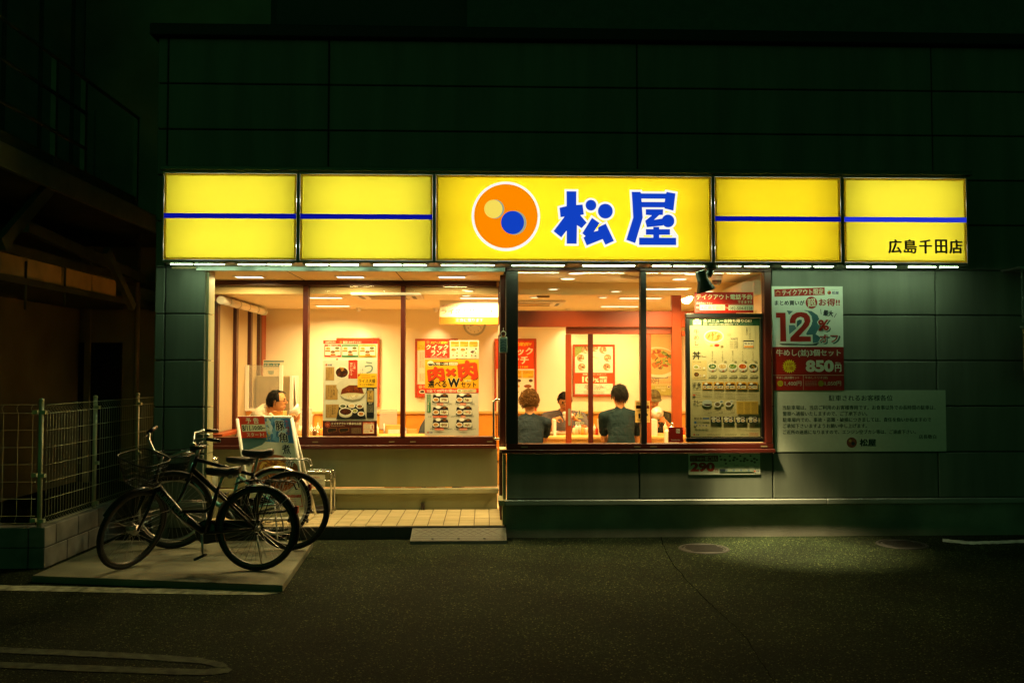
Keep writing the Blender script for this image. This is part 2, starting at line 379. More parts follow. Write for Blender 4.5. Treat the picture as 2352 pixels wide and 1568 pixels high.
# ================================================================== ground
g = MB(); g.add([(-90, -60, 0), (90, -60, 0), (90, 90, 0), (-90, 90, 0)], [(0, 1, 2, 3)], A_ASPH); struct(g, 'asphalt_ground')
def strip(P, m, z=.004):
    mb = MB(); V = [Vector((p.x, p.y, z)) for p in P]
    mb.add(V, tessellate_polygon([V]), m); return mb
def wobble_line(pix, wpx, m, z=.004, seed=0, name='painted_line'):
    q = random.Random(seed); top, bot = [], []
    for (x, y), (x2, y2) in zip(pix[:-1], pix[1:]):
        n = 10
        for i in range(n):
            t = i/n; px, py = x+(x2-x)*t, y+(y2-y)*t
            top.append(onZ(px, py-wpx/2+q.uniform(-.6, .6), 0)); bot.append(onZ(px, py+wpx/2+q.uniform(-.6, .6), 0))
    px, py = pix[-1]; e = onZ(px+4, py, 0)
    return struct(strip(top+[e]+bot[::-1], m, z), name)
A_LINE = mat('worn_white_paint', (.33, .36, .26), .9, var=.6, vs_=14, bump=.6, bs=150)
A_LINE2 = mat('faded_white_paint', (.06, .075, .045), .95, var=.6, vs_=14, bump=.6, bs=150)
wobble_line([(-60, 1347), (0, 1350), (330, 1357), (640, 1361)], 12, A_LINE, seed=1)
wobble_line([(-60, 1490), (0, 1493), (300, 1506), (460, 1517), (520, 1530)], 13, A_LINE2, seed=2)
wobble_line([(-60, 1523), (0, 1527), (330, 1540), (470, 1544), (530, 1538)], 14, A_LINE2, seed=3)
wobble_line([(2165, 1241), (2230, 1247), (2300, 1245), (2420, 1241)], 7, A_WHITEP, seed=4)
ck = [(1518, 1232), (1528, 1262), (1546, 1295), (1580, 1335), (1622, 1378), (1652, 1405), (1690, 1440), (1716, 1466), (1742, 1510), (1775, 1560), (1800, 1600)]
ck = [(a_[0]+(b_[0]-a_[0])*t/5+random.uniform(-2, 2)*(t > 0), a_[1]+(b_[1]-a_[1])*t/5) for a_, b_ in zip(ck[:-1], ck[1:]) for t in range(5)]
L_, R_ = [], []
for i, (x, y) in enumerate(ck):
    j = random.uniform(-.8, .8); L_.append(onZ(x-.7+j, y, 0)); R_.append(onZ(x+random.uniform(.5, 1.3)+j, y, 0))
struct(strip(L_+R_[::-1], mat('crack_tar', (.003, .003, .003), 1., spec=0.), .003), 'asphalt_crack')
for i, (px, py, lab) in enumerate(((1617, 1260, 'round iron manhole cover in the lit patch of asphalt below the wall'), (2072, 1250, 'round iron manhole cover beside the short white line on the asphalt'))):
    c = onZ(px, py, 0); t = thing('manhole_cover', lab, 'manhole cover', c)
    mI = mat('cast_iron', (.012, .012, .009), .7, .0, var=.3, vs_=20, bump=.5, bs=60)
    mb = MB(); mb.lathe([(0, .006), (.185, .006), (.19, .002)], mI, 28)
    for k in range(-3, 4):
        hw = math.sqrt(max(.02, .17**2-(k*.045)**2)); mb.box(-hw, hw, k*.045-.008, k*.045+.008, .0055, .011, mI)
    mb.build('lid', t); MB().lathe([(.195, .001), (.198, .008), (.225, .008), (.23, .001)], mI, 28).build('frame', t)
# concrete bicycle slab
sl = [onZ(75, 1321, .05), onZ(648, 1343, .05), onZ(718, 1243, .05), onZ(262, 1240, .05)]
mb = MB(); n = 4; V = [(p.x, p.y, .05) for p in sl]; V2 = []
cen = sum((Vector(v) for v in V), Vector())/4
for p in V: d = (Vector(p)-cen).normalized(); V2.append((p[0]+d.x*.006, p[1]+d.y*.006, .044))
V3 = [(v[0], v[1], -.01) for v in V2]
mb.add(V+V2+V3, [(0, 1, 2, 3)] + [(4+i, 4+(i+1) % 4, (i+1) % 4, i) for i in range(4)] + [(8+i, 8+(i+1) % 4, 4+(i+1) % 4, 4+i) for i in range(4)], A_SLAB)
struct(mb, 'concrete_slab')

# ================================================================== shop building
XL, XP, XB0, XB1, XE = -3.19, -2.70, .21, 2.83, 9.0
FZ = .125
shop = thing('shop_building', 'single-storey restaurant building with grey-green siding panels and lit windows', 'building')
rows = [.37, .82, 1.27, 1.72, 2.17, 2.62, 3.07, 3.52, 3.97, 4.42, 4.87]
def panel(x0, x1, z0, z1, y0=0., m=A_PANEL, nm='siding_panel'):
    gz = .005; return B(nm, shop, x0+gz, x1-gz, y0, y0+.03, z0+gz, z1-gz, m, bev=.007)
for a, b in zip(rows[:-1], rows[1:]):
    if a >= 2.6: xs = [XL, -3.09, -1.53, 1.51, 4.48, 7.5, XE]; cells = list(zip(xs[:-1], xs[1:]))
    else: cells = [(XL, -3.09), (-3.09, XP), (XB1, 4.48), (4.48, 7.5), (7.5, XE)]
    if b < .9: cells += [(XB0, 1.51), (1.51, XB1)]
    for c in cells: panel(*c, a, b)
mb = MB()                                                    # solid wall behind the panels
mb.box(XL+.01, XP-.01, .032, .22, 0, 2.62, A_GAP); mb.box(XB1+.01, XE, .032, .22, 0, 2.62, A_GAP)
mb.box(XB0+.01, XB1+.01, .034, .2, 0, .815, A_GAP); mb.box(XL+.01, XE, .032, .2, 2.62, 4.86, A_GAP); mb.build('wall', shop)
for i, (a, b) in enumerate(((XL-.01, XP+.012), (XB0-.012, 3.35), (3.352, 6.4), (6.402, XE))):
    B('flashing_strip', shop, a, b, -.035, .03, .318, .368, A_FLASH, bev=.006)
B('plinth', shop, XB0, XE, .012, .2, -.02, .319, A_CONC); B('plinth', shop, XL, XP, .012, .2, -.02, .319, A_CONC)
B('coping', shop, XL-.06, XE, -.07, 6.0, 4.87, 4.99, A_COPING, bev=.01)
# side and rear walls, roof
mb = MB(); mb.box(XL, XL+.16, .22, .95, 0, 4.86, A_PANEL); mb.box(XL, XL+.16, .952, 6, 2.45, 4.86, A_PANEL); mb.box(XL, XL+.16, .952, 6, 0, .93, A_PANEL)
mb.box(XL, XL+.16, 3.42, 6, .93, 2.45, A_PANEL); mb.build('side_wall', shop)
B('roof_deck', shop, XL+.02, XE, .2, 5.98, 4.6, 4.8, A_GAP)
B('rear_wall', shop, XL, XE, 5.8, 5.98, 0, 4.6, A_PANEL)
# pillar returns facing the porch
for a, b in zip(rows[:5], rows[1:6]):
    B('return_panel', shop, XP-.008, XP+.02, .034, .066, a+.004, b-.004, A_CREAM); B('return_panel', shop, XP-.008, XP+.02, .07, .215, a+.004, b-.004, A_CREAM)
B('return_panel', shop, XP-.012, XP+.008, .036, .215, 0, .318, A_CREAM)
# porch: soffit, fascia beam, floor
sf = B('soffit', shop, XL+.16, XB0-.02, -.0, 1.0, 2.60, 2.625, A_SOFFIT)
for x in (-1.95, -.88): B('soffit_joint', sf, x-.004, x+.004, .02, .98, 2.5985, 2.6005, A_GAP)
B('fascia_beam', shop, XP-.09, XB0-.01, -.03, -.001, 2.585, 2.64, mat('fascia_metal', (.30, .36, .34), .35, .4), bev=.004)
pf = struct(MB().box(XL+.16, XB0-.012, -.005, 1.04, -.02, FZ-.006, A_GROUT), 'porch_floor')
tiles = []
for mm in (A_TILE, A_TILE2):
    tb = MB().box(-.0715, .0715, -.0465, .0465, -.003, .005, mm, bev=.002); tm = bpy.data.meshes.new('tile'); tm.from_pydata(tb.v, [], tb.f); tm.materials.append(mm); tiles.append(tm)
x = XB0-.012-.075; q = random.Random(3); nx = 0
while x > -2.78:
    for j in range(10):
        o = link('tile', q.choice(tiles), pf); o.location = (x, .05+j*.1005, FZ-.004+q.uniform(-.0006, .0006)); o.rotation_euler = (0, 0, PI*q.randint(0, 1))
    x -= .15; nx += 1
x = XB0-.012-.075
for k in range(nx): B('riser_tile', pf, x-.073, x+.073, -.014, -.004, .004, FZ-.008, A_RISER); x -= .15
# porch back wall below the window, left window
B('porch_wall', shop, XL+.16, -1.985, 1.0, 1.12, .368, .785, A_CREAM); B('porch_wall', shop, -1.98, .14, 1.0, 1.12, .368, .785, A_CREAM)
B('flashing_strip', shop, XL+.16, .15, .955, 1.05, .30, .355, mat('porch_ledge', (.34, .33, .19), .45), bev=.005)
B('porch_plinth', shop, XL+.16, .14, 1.01, 1.12, FZ-.01, .30, A_CREAM)
B('drain_pipe', shop, -.685, -.645, .96, 1.01, FZ, FZ+.07, A_DARKF)
yw = 1.0
win = bpy.data.objects.new('window', None); col.objects.link(win); win.parent = shop
def wx(px): return onY(px, 800, yw).x
B('sill', win, XL+.17, .13, yw-.09, yw+.02, .785, .825, A_RED, bev=.004)
B('bottom_rail', win, XL+.17, .13, yw-.045, yw+.06, .828, .912, A_RED, bev=.003)
B('top_rail', win, XL+.17, .13, yw-.05, yw+.06, 2.545, 2.598, A_RED, bev=.003)
mull = [(-3.03, -2.985)] + [(wx(a), wx(b)) for a, b in ((697, 708.5), (921, 931), (1144, 1151))]
for a, b in mull: B('mullion', win, a, b, yw-.05, yw+.06, .913, 2.544, A_RED, bev=.003)
for (a, b), (c, d) in zip(mull[:-1], mull[1:]):
    B('pane', win, b+.002, c-.002, yw-.004, yw+.004, .914, 2.543, G_WIN)
    for xx in (b+.06, c-.12): B('drain_slot', win, xx, xx+.06, yw-.0465, yw-.045, .85, .865, mat('slot_cover', (.20, .15, .07), .5))
# bay window at the building front
bay = bpy.data.objects.new('bay_window', None); col.objects.link(bay); bay.parent = shop
yb = .0
def bx(px, py=820): return onY(px, py, yb-.03).x
B('sill', bay, XB0-.045, XB1+.012, -.05, .02, .822, .856, A_RED, bev=.004)
B('bottom_rail', bay, XB0, XB1-.005, -.035, .06, .859, .912, A_RED, bev=.004)
B('top_rail', bay, XB0, XB1-.005, -.035, .06, 2.595, 2.645, A_RED, bev=.004)
for a, b, m in ((1162, 1190, A_DARKF), (1472, 1485, A_DARKF), (1757, 1772, A_RED)): B('mullion', bay, bx(a), bx(b), -.036, .06, .913, 2.594, m, bev=.003)
B('pane', bay, bx(1190)+.002, bx(1472)-.002, .0, .008, .914, 2.593, G_BAY); B('pane', bay, bx(1485)+.002, bx(1757)-.002, .0, .008, .914, 2.593, G_BAY)
for px in (1197, 1455, 1492, 1745): xx = bx(px); B('drain_slot', bay, xx, xx+.065, -.0375, -.035, .875, .888, mat('slot_cover', (.2, .2, .2), .5))
# bay side towards the porch: low wall, side pane, then the entrance door
B('return_panel', shop, XB0-.03, XB0+.0, .034, .30, .37, .80, A_CREAM); B('return_panel', shop, XB0-.035, XB0, .014, .30, FZ, .318, A_CREAM)
B('flashing_strip', shop, XB0-.075, XB0-.013, -.035, .32, .318, .368, A_CREAM)
B('side_sill', bay, XB0-.06, XB0+.02, .022, .34, .825, .856, A_SOFFIT)
B('side_pane', bay, XB0-.012, XB0-.004, .062, .30, .86, 2.59, G_BAY)
door = bpy.data.objects.new('entrance_door', None); col.objects.link(door); door.parent = shop
xd = .185
B('stile', door, xd-.03, xd+.03, .30, .36, FZ, 2.59, A_RED, bev=.004); B('stile', door, xd-.03, xd+.03, .90, .95, FZ, 2.59, A_RED, bev=.004)
B('stile', door, xd-.028, xd+.028, .364, .43, FZ+.02, 2.40, A_RED, bev=.004)
B('rail', door, xd-.024, xd+.024, .43, .9, 2.30, 2.40, A_RED); B('rail', door, xd-.024, xd+.024, .43, .9, FZ+.02, FZ+.14, A_RED)
B('pane', door, xd-.004, xd+.004, .432, .898, FZ+.142, 2.298, G_WIN)
for yy in (.362, .432): B('edge_trim', door, xd-.033, xd-.0285, yy-.004, yy+.004, FZ+.03, 2.42, A_STEEL)
hy = .47; zt, zb = onY(1148, 918, hy).z, onY(1148, 1008, hy).z
MB().tube([(xd-.028, hy, zt), (xd-.07, hy, zt), (xd-.088, hy, zt-.012), (xd-.092, hy, zt-.04), (xd-.092, hy, zb+.04), (xd-.088, hy, zb+.012), (xd-.07, hy, zb), (xd-.028, hy, zb)], .013, A_STEEL, 10).build('pull_handle', door)
B('notice', door, xd-.036, xd-.03, .5, .85, 2.0, 2.1, mat('door_notice', (.75, .6, .4), .6))

# ------------------------------------------------------------------ interior shell
B('interior_floor', shop, XL+.17, 2.9, 1.041, 3.6, FZ-.03, FZ, A_IFLOOR); B('interior_floor', shop, XB0, 2.9, .2, 1.04, FZ-.03, FZ, A_IFLOOR)
B('interior_wall', shop, -3.03, 2.95, 3.5, 3.6, FZ, 2.6, A_IWALL); B('interior_wall', shop, 2.80, 2.95, .2, 3.5, FZ, 2.62, A_IWALL)
mb = MB(); mb.box(-3.03, -2.99, 1.13, 3.5, FZ, .93, A_IWALL); mb.box(-3.03, -2.99, 3.30, 3.5, .93, 2.47, A_WOOD); mb.box(-3.03, -2.99, 1.13, 3.5, 2.40, 2.47, A_WOOD); mb.build('interior_wall', shop)
B('ceiling', shop, -3.03, 2.8, 1.1, 3.5, 2.47, 2.52, A_ICEIL); B('vestibule_ceiling', shop, XB0+.02, 2.8, .06, 1.06, 2.60, 2.64, A_ICEIL)
B('ceiling_drop', shop, -3.03, 2.8, 1.061, 1.099, 2.46, 2.60, A_SOFFIT)
sw = bpy.data.objects.new('side_window', None); col.objects.link(sw); sw.parent = shop
for px, w_ in ((497, .05), (540, .055), (573, .055), (594, .06)):
    p = onX(px, 860, -2.985); B('mullion', sw, -3.03, -2.965, p.y-w_/2, p.y+w_, .93, 2.40, A_RED)
ys = [1.13] + [onX(px, 860, -2.985).y for px in (497, 540, 573, 594)] + [3.30]
for a, b in zip(ys[:-1], ys[1:]):
    if b-a > .12: B('frosted_pane', sw, -3.012, -3.006, a+.05, b-.03, .93, 2.40, G_FROST)
B('window_board', sw, -3.03, -2.86, 1.13, 3.30, .90, .93, A_WOOD)
rb = tag(MB().tube([(-2.90, 1.14, 2.40), (-2.90, 3.05, 2.40)], .045, A_WHITE, 14).build('roller_blind'), 'rolled-up cream roller blind above the frosted side windows', 'blind')
MB().tube([(-2.90, 1.15, 2.448), (-2.90, 3.0, 2.448)], .006, A_DARKF, 6).build('rail', rb)
for y in (1.4, 1.8, 2.2, 2.6, 2.95): MB().tube([(-2.90+.047*math.cos(a), y, 2.40+.047*math.sin(a)) for a in np.linspace(0, 6.28, 14)], .004, A_GALV, 5).build('bracket', rb)
# inner partition with the automatic door
part = bpy.data.objects.new('inner_partition', None); col.objects.link(part); part.parent = shop
def pb(nm, x0, y0, x1, y1, Y=1.10, th=.06, m=A_WOOD, bev=.004):
    a, b, c, d = zrect((0, 0, 1/1.7415), (x0, y0, x1, y1), Y); return B(nm, part, a, b, Y, Y+th, max(c, FZ), d, m, bev=bev)
pb('header', 1186, 650, 1772, 657, m=A_RED); pb('transom', 1186, 714, 1772, 751); pb('post', 1545, 658, 1567, 1300, 1.095, .07, m=A_WOOD)
pb('post', 1757, 658, 1790, 1300, 1.094, .07); pb('upper_pane', 1190, 657, 1545, 714, 1.12, .006, G_WIN, 0)
pb('upper_pane', 1567, 657, 1757, 714, 1.12, .006, G_WIN, 0); pb('sill_rail', 1567, 760, 1757, 772)
pb('door_head', 1300, 751.5, 1545, 767, 1.16, .05); pb('door_stile', 1300, 767.5, 1313, 1300, 1.16, .05); pb('door_stile', 1352, 767, 1363, 1300, 1.09, .05, A_RED)
pb('door_stile', 1481, 767.5, 1497, 1300, 1.16, .05); pb('door_pane', 1313.5, 767.5, 1480.5, 1300, 1.18, .006, G_WIN, 0); pb('side_pane', 1497.5, 767.5, 1544, 1300, 1.18, .006, G_WIN, 0)
pb('plate', 1305, 938, 1311, 977, 1.155, .004, mat('lock_plate', (.22, .2, .14), .5), 0)

# ------------------------------------------------------------------ lamps of the place
WARM = (1., .66, .26)
def lamp(t, z, sx_, sy_, watts, spread, c=WARM, disk=False):     # the light the fixture throws
    ld = bpy.data.lights.new('lamp_light', 'AREA'); ld.shape = 'DISK' if disk else 'RECTANGLE'; ld.size = sx_; ld.size_y = sy_; ld.energy = watts; ld.color = c; ld.spread = R(spread)
    o = link('lamp_light', ld, t); o.location = (0, 0, z); return o
def panel_light(px, py, Z, wx_, wy_, E, lab, grp, nm='ceiling_light', watts=43, spread=158, c_=WARM):
    c = onZ(px, py, Z); t = thing(nm, lab, 'light', (c.x, c.y, Z), 0, grp)
    mb = MB(); mb.box(-wx_/2-.02, wx_/2+.02, -wy_/2-.02, wy_/2+.02, -.006, .0, A_WHITE); mb.build('housing', t)
    MB().add([(-wx_/2, -wy_/2, -.0075), (wx_/2, -wy_/2, -.0075), (wx_/2, wy_/2, -.0075), (-wx_/2, wy_/2, -.0075)], [(0, 3, 2, 1)], E).build('diffuser', t); lamp(t, -.012, wx_, wy_, watts, spread, c_)
def down_light(px, py, Z, r, lab, grp, watts=5):
    c = onZ(px, py, Z); t = thing('downlight', lab, 'light', (c.x, c.y, Z), 0, grp)
    MB().lathe([(r, -.008), (r+.018, -.008), (r+.022, 0)], A_WHITE, 20).build('trim', t)
    MB().lathe([(0, -.0085), (r, -.0085)], E_DOWN, 20, ax=(0, 0, 1)).build('lens', t); lamp(t, -.012, 2*r, 2*r, watts, 120, disk=True)
for px in (573, 805, 1038): panel_light(px, 635.5, 2.598, .27, .13, E_PORCH, 'small rectangular lamp recessed in the porch soffit', 'lamps in the porch soffit', 'porch_light', 28, 172, (1., .72, .28))
for i, (px, py) in enumerate(((743, 683), (765, 702), (1105, 684), (1527, 663), (1471, 684), (1423, 703), (1135, 664), (640, 690))):
    if i < 6: panel_light(px, py, 2.468, .42 if i < 2 else .48, .13, E_PANEL, 'rectangular panel light on the dining room ceiling', 'panel lights on the dining ceiling')
for px, py in ((1271, 663), (1414, 668), (1227, 682), (1385, 682), (1076, 667), (1071, 678), (1628, 668), (1592, 681)): down_light(px, py, 2.468, .045, 'small round downlight in the dining room ceiling', 'round downlights in the dining ceiling')
for px, py in ((1323, 626.5), (1304, 639), (1590, 627.5), (1561, 640)): down_light(px, py, 2.598, .075, 'round downlight in the vestibule ceiling behind the bay window', 'downlights in the vestibule ceiling', 9)
for px, py, lab in ((892, 677, 'square ceiling air conditioner above the counter seats'), (1225, 694, 'square ceiling air conditioner beyond the inner door')):
    c = onZ(px, py, 2.468); t = thing('ceiling_air_conditioner', lab, 'air conditioner', (c.x, c.y, 2.468))
    MB().box(-.38, .38, -.30, .30, -.03, 0, A_WHITE, bev=.012).build('panel', t)
    MB().box(-.2, .2, -.14, .14, -.034, -.03, mat('grille', (.45, .33, .16), .6)).build('grille', t)
    for a in ((-.31, -.27, -.18, .18), (.27, .31, -.18, .18), (-.22, .22, -.24, -.21), (-.22, .22, .21, .24)): MB().box(*a, -.033, -.030, A_DARKF).build('vent_slot', t)
for px, py, lab in ((822, 706, 'small wall-wash lamp above the framed poster behind the eel bowl poster'), (1000, 706, 'small wall-wash lamp above the framed seasonal poster'), (1160, 709, 'small wall-wash lamp beside the wall clock'), (1300, 712, 'small wall-wash lamp above the sanitiser poster')):
    c = onZ(px, py, 2.468); c.y = 3.22; t = thing('wall_wash_lamp', lab, 'light', (c.x, c.y, 2.468))
    MB().lathe([(.05, 0), (.05, -.006), (.03, -.008), (.028, -.04), (.02, -.045)], A_WHITE, 16).build('body', t); MB().lathe([(0, -.043), (.02, -.043)], E_DOWN, 14).build('lens', t)
    ld = bpy.data.lights.new('lamp_light', 'SPOT'); ld.energy = 22; ld.color = (1., .70, .34); ld.spot_size = R(75); ld.spot_blend = .8; ld.shadow_soft_size = .03; o = link('lamp_light', ld, t); o.location = (0, .01, -.05); o.rotation_euler = Vector((0, .32, -1)).to_track_quat('-Z', 'Y').to_euler()
c = onZ(1447, 634, 2.598); t = thing('ceiling_sensor', 'rectangular door sensor on the vestibule ceiling', 'sensor', (c.x, c.y, 2.598), R(35))
MB().box(-.11, .11, -.035, .035, -.025, 0, A_WHITE, bev=.006).build('body', t); MB().box(-.09, .09, -.008, .008, -.027, -.0252, A_DARKF).build('lens', t)

# ================================================================== illuminated sign
sign = thing('illuminated_sign', 'long yellow lightbox sign with orange disc and blue lettering', 'sign', (0, 0, 0))
SY = -.38; SZ0, SZ1 = 2.645, 3.455
A_SFR = mat('sign_frame', (.20, .20, .12), .35, .6, var=.1)
A_SIN = mat('sign_inside', (.85, .85, .82), .8, var=.02)
F_YEL = translucent('yellow_acrylic', (.98, .84, .05), (.62, .50, .02), .62, .05, .12)
F_YEL2 = translucent('deep_yellow_acrylic', (1., .74, .016), (.62, .46, .01), .62, .05, .12)
def sx(S): return onY(S/1.7415, 500, SY).x
edges = [(654, 1186), (1199, 1731), (1743, 2847), (2859, 3364), (3376, 3867)]
sedge = [sx(a) for a, _ in edges] + [sx(edges[-1][1])]
for i, (a, b) in enumerate(edges):
    x0, x1 = sx(a), sx(b); p = bpy.data.objects.new('sign_panel', None); col.objects.link(p); p.parent = sign
    mb = MB(); fy = SY+.012                                   # box body, open to the front
    mb.box(x0-.012, x0, SY, -.06, SZ0-.02, SZ1+.02, A_SFR); mb.box(x1, x1+.012, SY, -.06, SZ0-.02, SZ1+.02, A_SFR)
    mb.box(x0, x1, SY, -.06, SZ0-.02, SZ0, A_SFR); mb.box(x0, x1, SY, -.06, SZ1, SZ1+.02, A_SFR); mb.build('casing', p)
    mb = MB(); mb.box(x0+.001, x1-.001, -.072, -.068, SZ0+.001, SZ1-.001, A_SIN)
    mb.add([(x0+.001, SY+.03, SZ0+.001), (x1-.001, SY+.03, SZ0+.001), (x1-.001, -.072, SZ0+.001), (x0+.001, -.072, SZ0+.001)], [(0, 1, 2, 3)], A_SIN)
    mb.add([(x0+.001, SY+.03, SZ1-.001), (x1-.001, SY+.03, SZ1-.001), (x1-.001, -.072, SZ1-.001), (x0+.001, -.072, SZ1-.001)], [(0, 1, 2, 3)], A_SIN); mb.build('reflector', p)
    mb = MB(); V = [(x0+.004, fy, SZ0+.004), (x1-.004, fy, SZ0+.004), (x1-.004, fy, SZ1-.004), (x0+.004, fy, SZ1-.004)]
    mb.add(V, [(0, 1, 2, 3)], F_YEL if i in (0, 1, 4) else F_YEL2); mb.build('face', p)
    q = .018; mb = MB()                                       # folded acrylic rim
    for bb in ((x0+.004, x1-.004, SZ0+.004, SZ0+.004+q), (x0+.004, x1-.004, SZ1-.004-q, SZ1-.004), (x0+.004, x0+.004+q, SZ0+.023, SZ1-.023), (x1-.004-q, x1-.004, SZ0+.023, SZ1-.023)):
        mb.box(bb[0], bb[1], fy-.010, fy-.002, bb[2], bb[3], F_YEL)
    mb.build('rim', p)
    mb = MB(); n = max(2, round((x1-x0)/1.2)); L = (x1-x0)/n
    for k in range(n):
        for z in (SZ0+.17, SZ1-.20): mb.tube([(x0+L*k+(.045 if k == 0 else .02), -.13, z), (x0+L*(k+1)-(.045 if k == n-1 else .02), -.13, z)], .014, E_TUBE, 6)
    mb.build('lamp_tube', p)
    if i != 2:
        zc = (SZ0+SZ1)/2; z1_, z0_ = zc+.029, zc-.019
        B('stripe', p, x0+.003, x1-.003, fy-.0125, fy-.0105, z0_, z1_, emit('blue_stripe_lit', (.014, .03, .58), 1.) if i == 4 else emit('blue_stripe', (.0015, .0045, .26), 1.))
B('back_box', sign, sedge[0]-.012, sedge[-1]+.012, -.058, -.002, SZ0-.02, SZ1+.02, A_SFR)
B('top_cap', sign, sedge[0]-.03, sedge[-1]+.05, SY-.03, .0, SZ1+.022, SZ1+.062, mat('sign_cap', (.10, .15, .12), .4, .4), bev=.006)
# emblem and name, in pixels of the crop S(1700,600) x1.96
Z5 = (1700, 600, 1.96)
_em = {}
def em(hexc):
    c = lin(hexc); return emit('backlit_' + hexc.lstrip('#'), c, 1.)
fyl = SY - .0
x0, x1, z0, z1 = zrect(Z5, (82, 180, 2252, 865), fyl)
class Art(Sheet):
    def __init__(s, zo, parent, r, Y, em):
        x0, x1, z0, z1 = zrect(zo, r, Y); s.zr = r; s.ex, s.ey = Vector((x1-x0, 0, 0)), Vector((0, 0, z0-z1)); s.n = Vector((0, -1, 0)); s.k = 0; s.art = MB(); s.let = MB(); s.em = em; s.p = parent; s.org = (x0, Y, z1)
    def put(s, nm, nl='lettering'):
        for m, n in ((s.art, nm), (s.let, nl)):
            if m.f: o = m.build(n, s.p); o.location = s.org
        s.art, s.let = MB(), MB()
Wt, Bl, Or = '#fffbee', '#1140c0', '#ff8a00'
a = Art(Z5, sign, (82, 180, 2252, 865), fyl, em)
a.el(630, 524, 268, 272, Wt, 56); a.el(630, 522, 248, 250, Or, 56)
a.el(545, 468, 72, 74, '#9ba58c', 36); a.el(532, 467, 71, 72, '#f8dc58', 36); a.el(698, 574, 92, 94, '#9ba58c', 36); a.el(682, 572, 90, 91, Bl, 36); a.put('emblem')
shapes = [
 [(1105,325),(1181,325),(1181,432),(1230,428),(1240,505),(1212,512),(1262,570),(1222,613),(1186,590),(1183,735),(1105,735),(1105,632),(1062,686),(1003,638),(1088,524),(1057,528),(1050,455),(1105,441)],
 [(1304,532),(1363,573),(1318,640),(1352,632),(1352,605),(1412,577),(1475,712),(1409,742),(1387,698),(1262,748),(1237,688),(1253,675),(1228,653)],
 [(1617,326),(1685,326),(1690,338),(1888,338),(1893,325),(1962,337),(1945,472),(1875,455),(1875,447),(1697,447),(1703,528),(1642,728),(1573,703),(1628,528)],
 [(1727,462),(1864,462),(1862,506),(1832,507),(1792,545),(1862,533),(1862,590),(1735,603),(1722,553),(1775,510),(1727,506)],
 [(1785,600),(1832,600),(1832,618),(1917,618),(1917,662),(1832,662),(1832,685),(1965,685),(1965,742),(1673,742),(1673,685),(1785,685),(1785,662),(1727,662),(1727,618),(1785,618)]]
circs = [(1296, 433, 42), (1409, 479, 58), (1902, 553, 50)]
for ss, cc in ((shapes[:2], circs[:2]), (shapes[2:], circs[2:])):
    for P in ss: a.poly(offset_poly(P, 17, 1.6), Wt)
    for x, y, r in cc: a.el(x, y, r+17, r+17, Wt, 36)
    for P in ss: a.poly(P, Bl)
    if len(ss) == 3: a.poly([(1693, 379), (1880, 379), (1876, 405), (1695, 405)], Wt)
    for x, y, r in cc: a.el(x, y, r, r, Bl, 36)
    a.put('character')
a = Art((2700, 600, 1.685), sign, (1130, 180, 1970, 780), fyl, None)
for i, (ch, x0_, x1_) in enumerate((('広', 1432, 1526), ('島', 1536, 1628), ('千', 1640, 1730), ('田', 1748, 1832), ('店', 1843, 1935))):
    a.txt(ch, x0_, 602, x1_, 698, mat('black_vinyl', (.004, .004, .004), .5), .035, 4); a.put('artwork', 'character')
# LED tubes under the sign
pairs = [((684,769),(781,896)), ((954,1059),(1071,1164)), ((1225,1312),(1322,1434)), ((1495,1605),(1615,1705)), ((1766,1898),(1909,1976)), ((2049,2257),None), ((2331,2538),None),
         ((2611,2682),(2695,2815)), ((2875,2961),(2979,3074)), ((3131,3240),(3258,3331)), ((3387,3474),(3492,3583)), ((3635,3741),(3759,3829))]
for a_, b_ in pairs:
    xs = [onY(v/1.7415, 608, -.30).x for v in (a_[0], a_[1], *(b_ or ()))]
    t = thing('strip_light', 'slim white LED tube light mounted under the yellow sign', 'light', (xs[0], -.30, 2.612), 0, 'LED tube lights under the sign')
    MB().box(-.03, xs[-1]-xs[0]+.03, -.022, .022, .008, .02, A_GALV).box(-.03, xs[-1]-xs[0]+.03, -.022, -.019, .0025, .008, A_GALV).build('rail', t)
    for i in range(0, len(xs), 2): MB().box(xs[i]-xs[0], xs[i+1]-xs[0], -.008, .008, -.001, .007, E_LED).build('tube', t)
    if b_: MB().box(xs[1]-xs[0]+.008, xs[2]-xs[0]-.008, -.012, .012, -.008, .007, A_DARKF).build('joint', t)
B('lamp_channel', sign, sedge[0]+.02, sedge[-1]-.02, -.33, -.1, 2.6245, 2.6255, A_SFR)
# ================================================================== printed sheets (pixel crops of the photograph)
RED, OFFW, INK, CRM = '#d8341c', '#efe8d4', '#1a1814', '#f2e6c2'
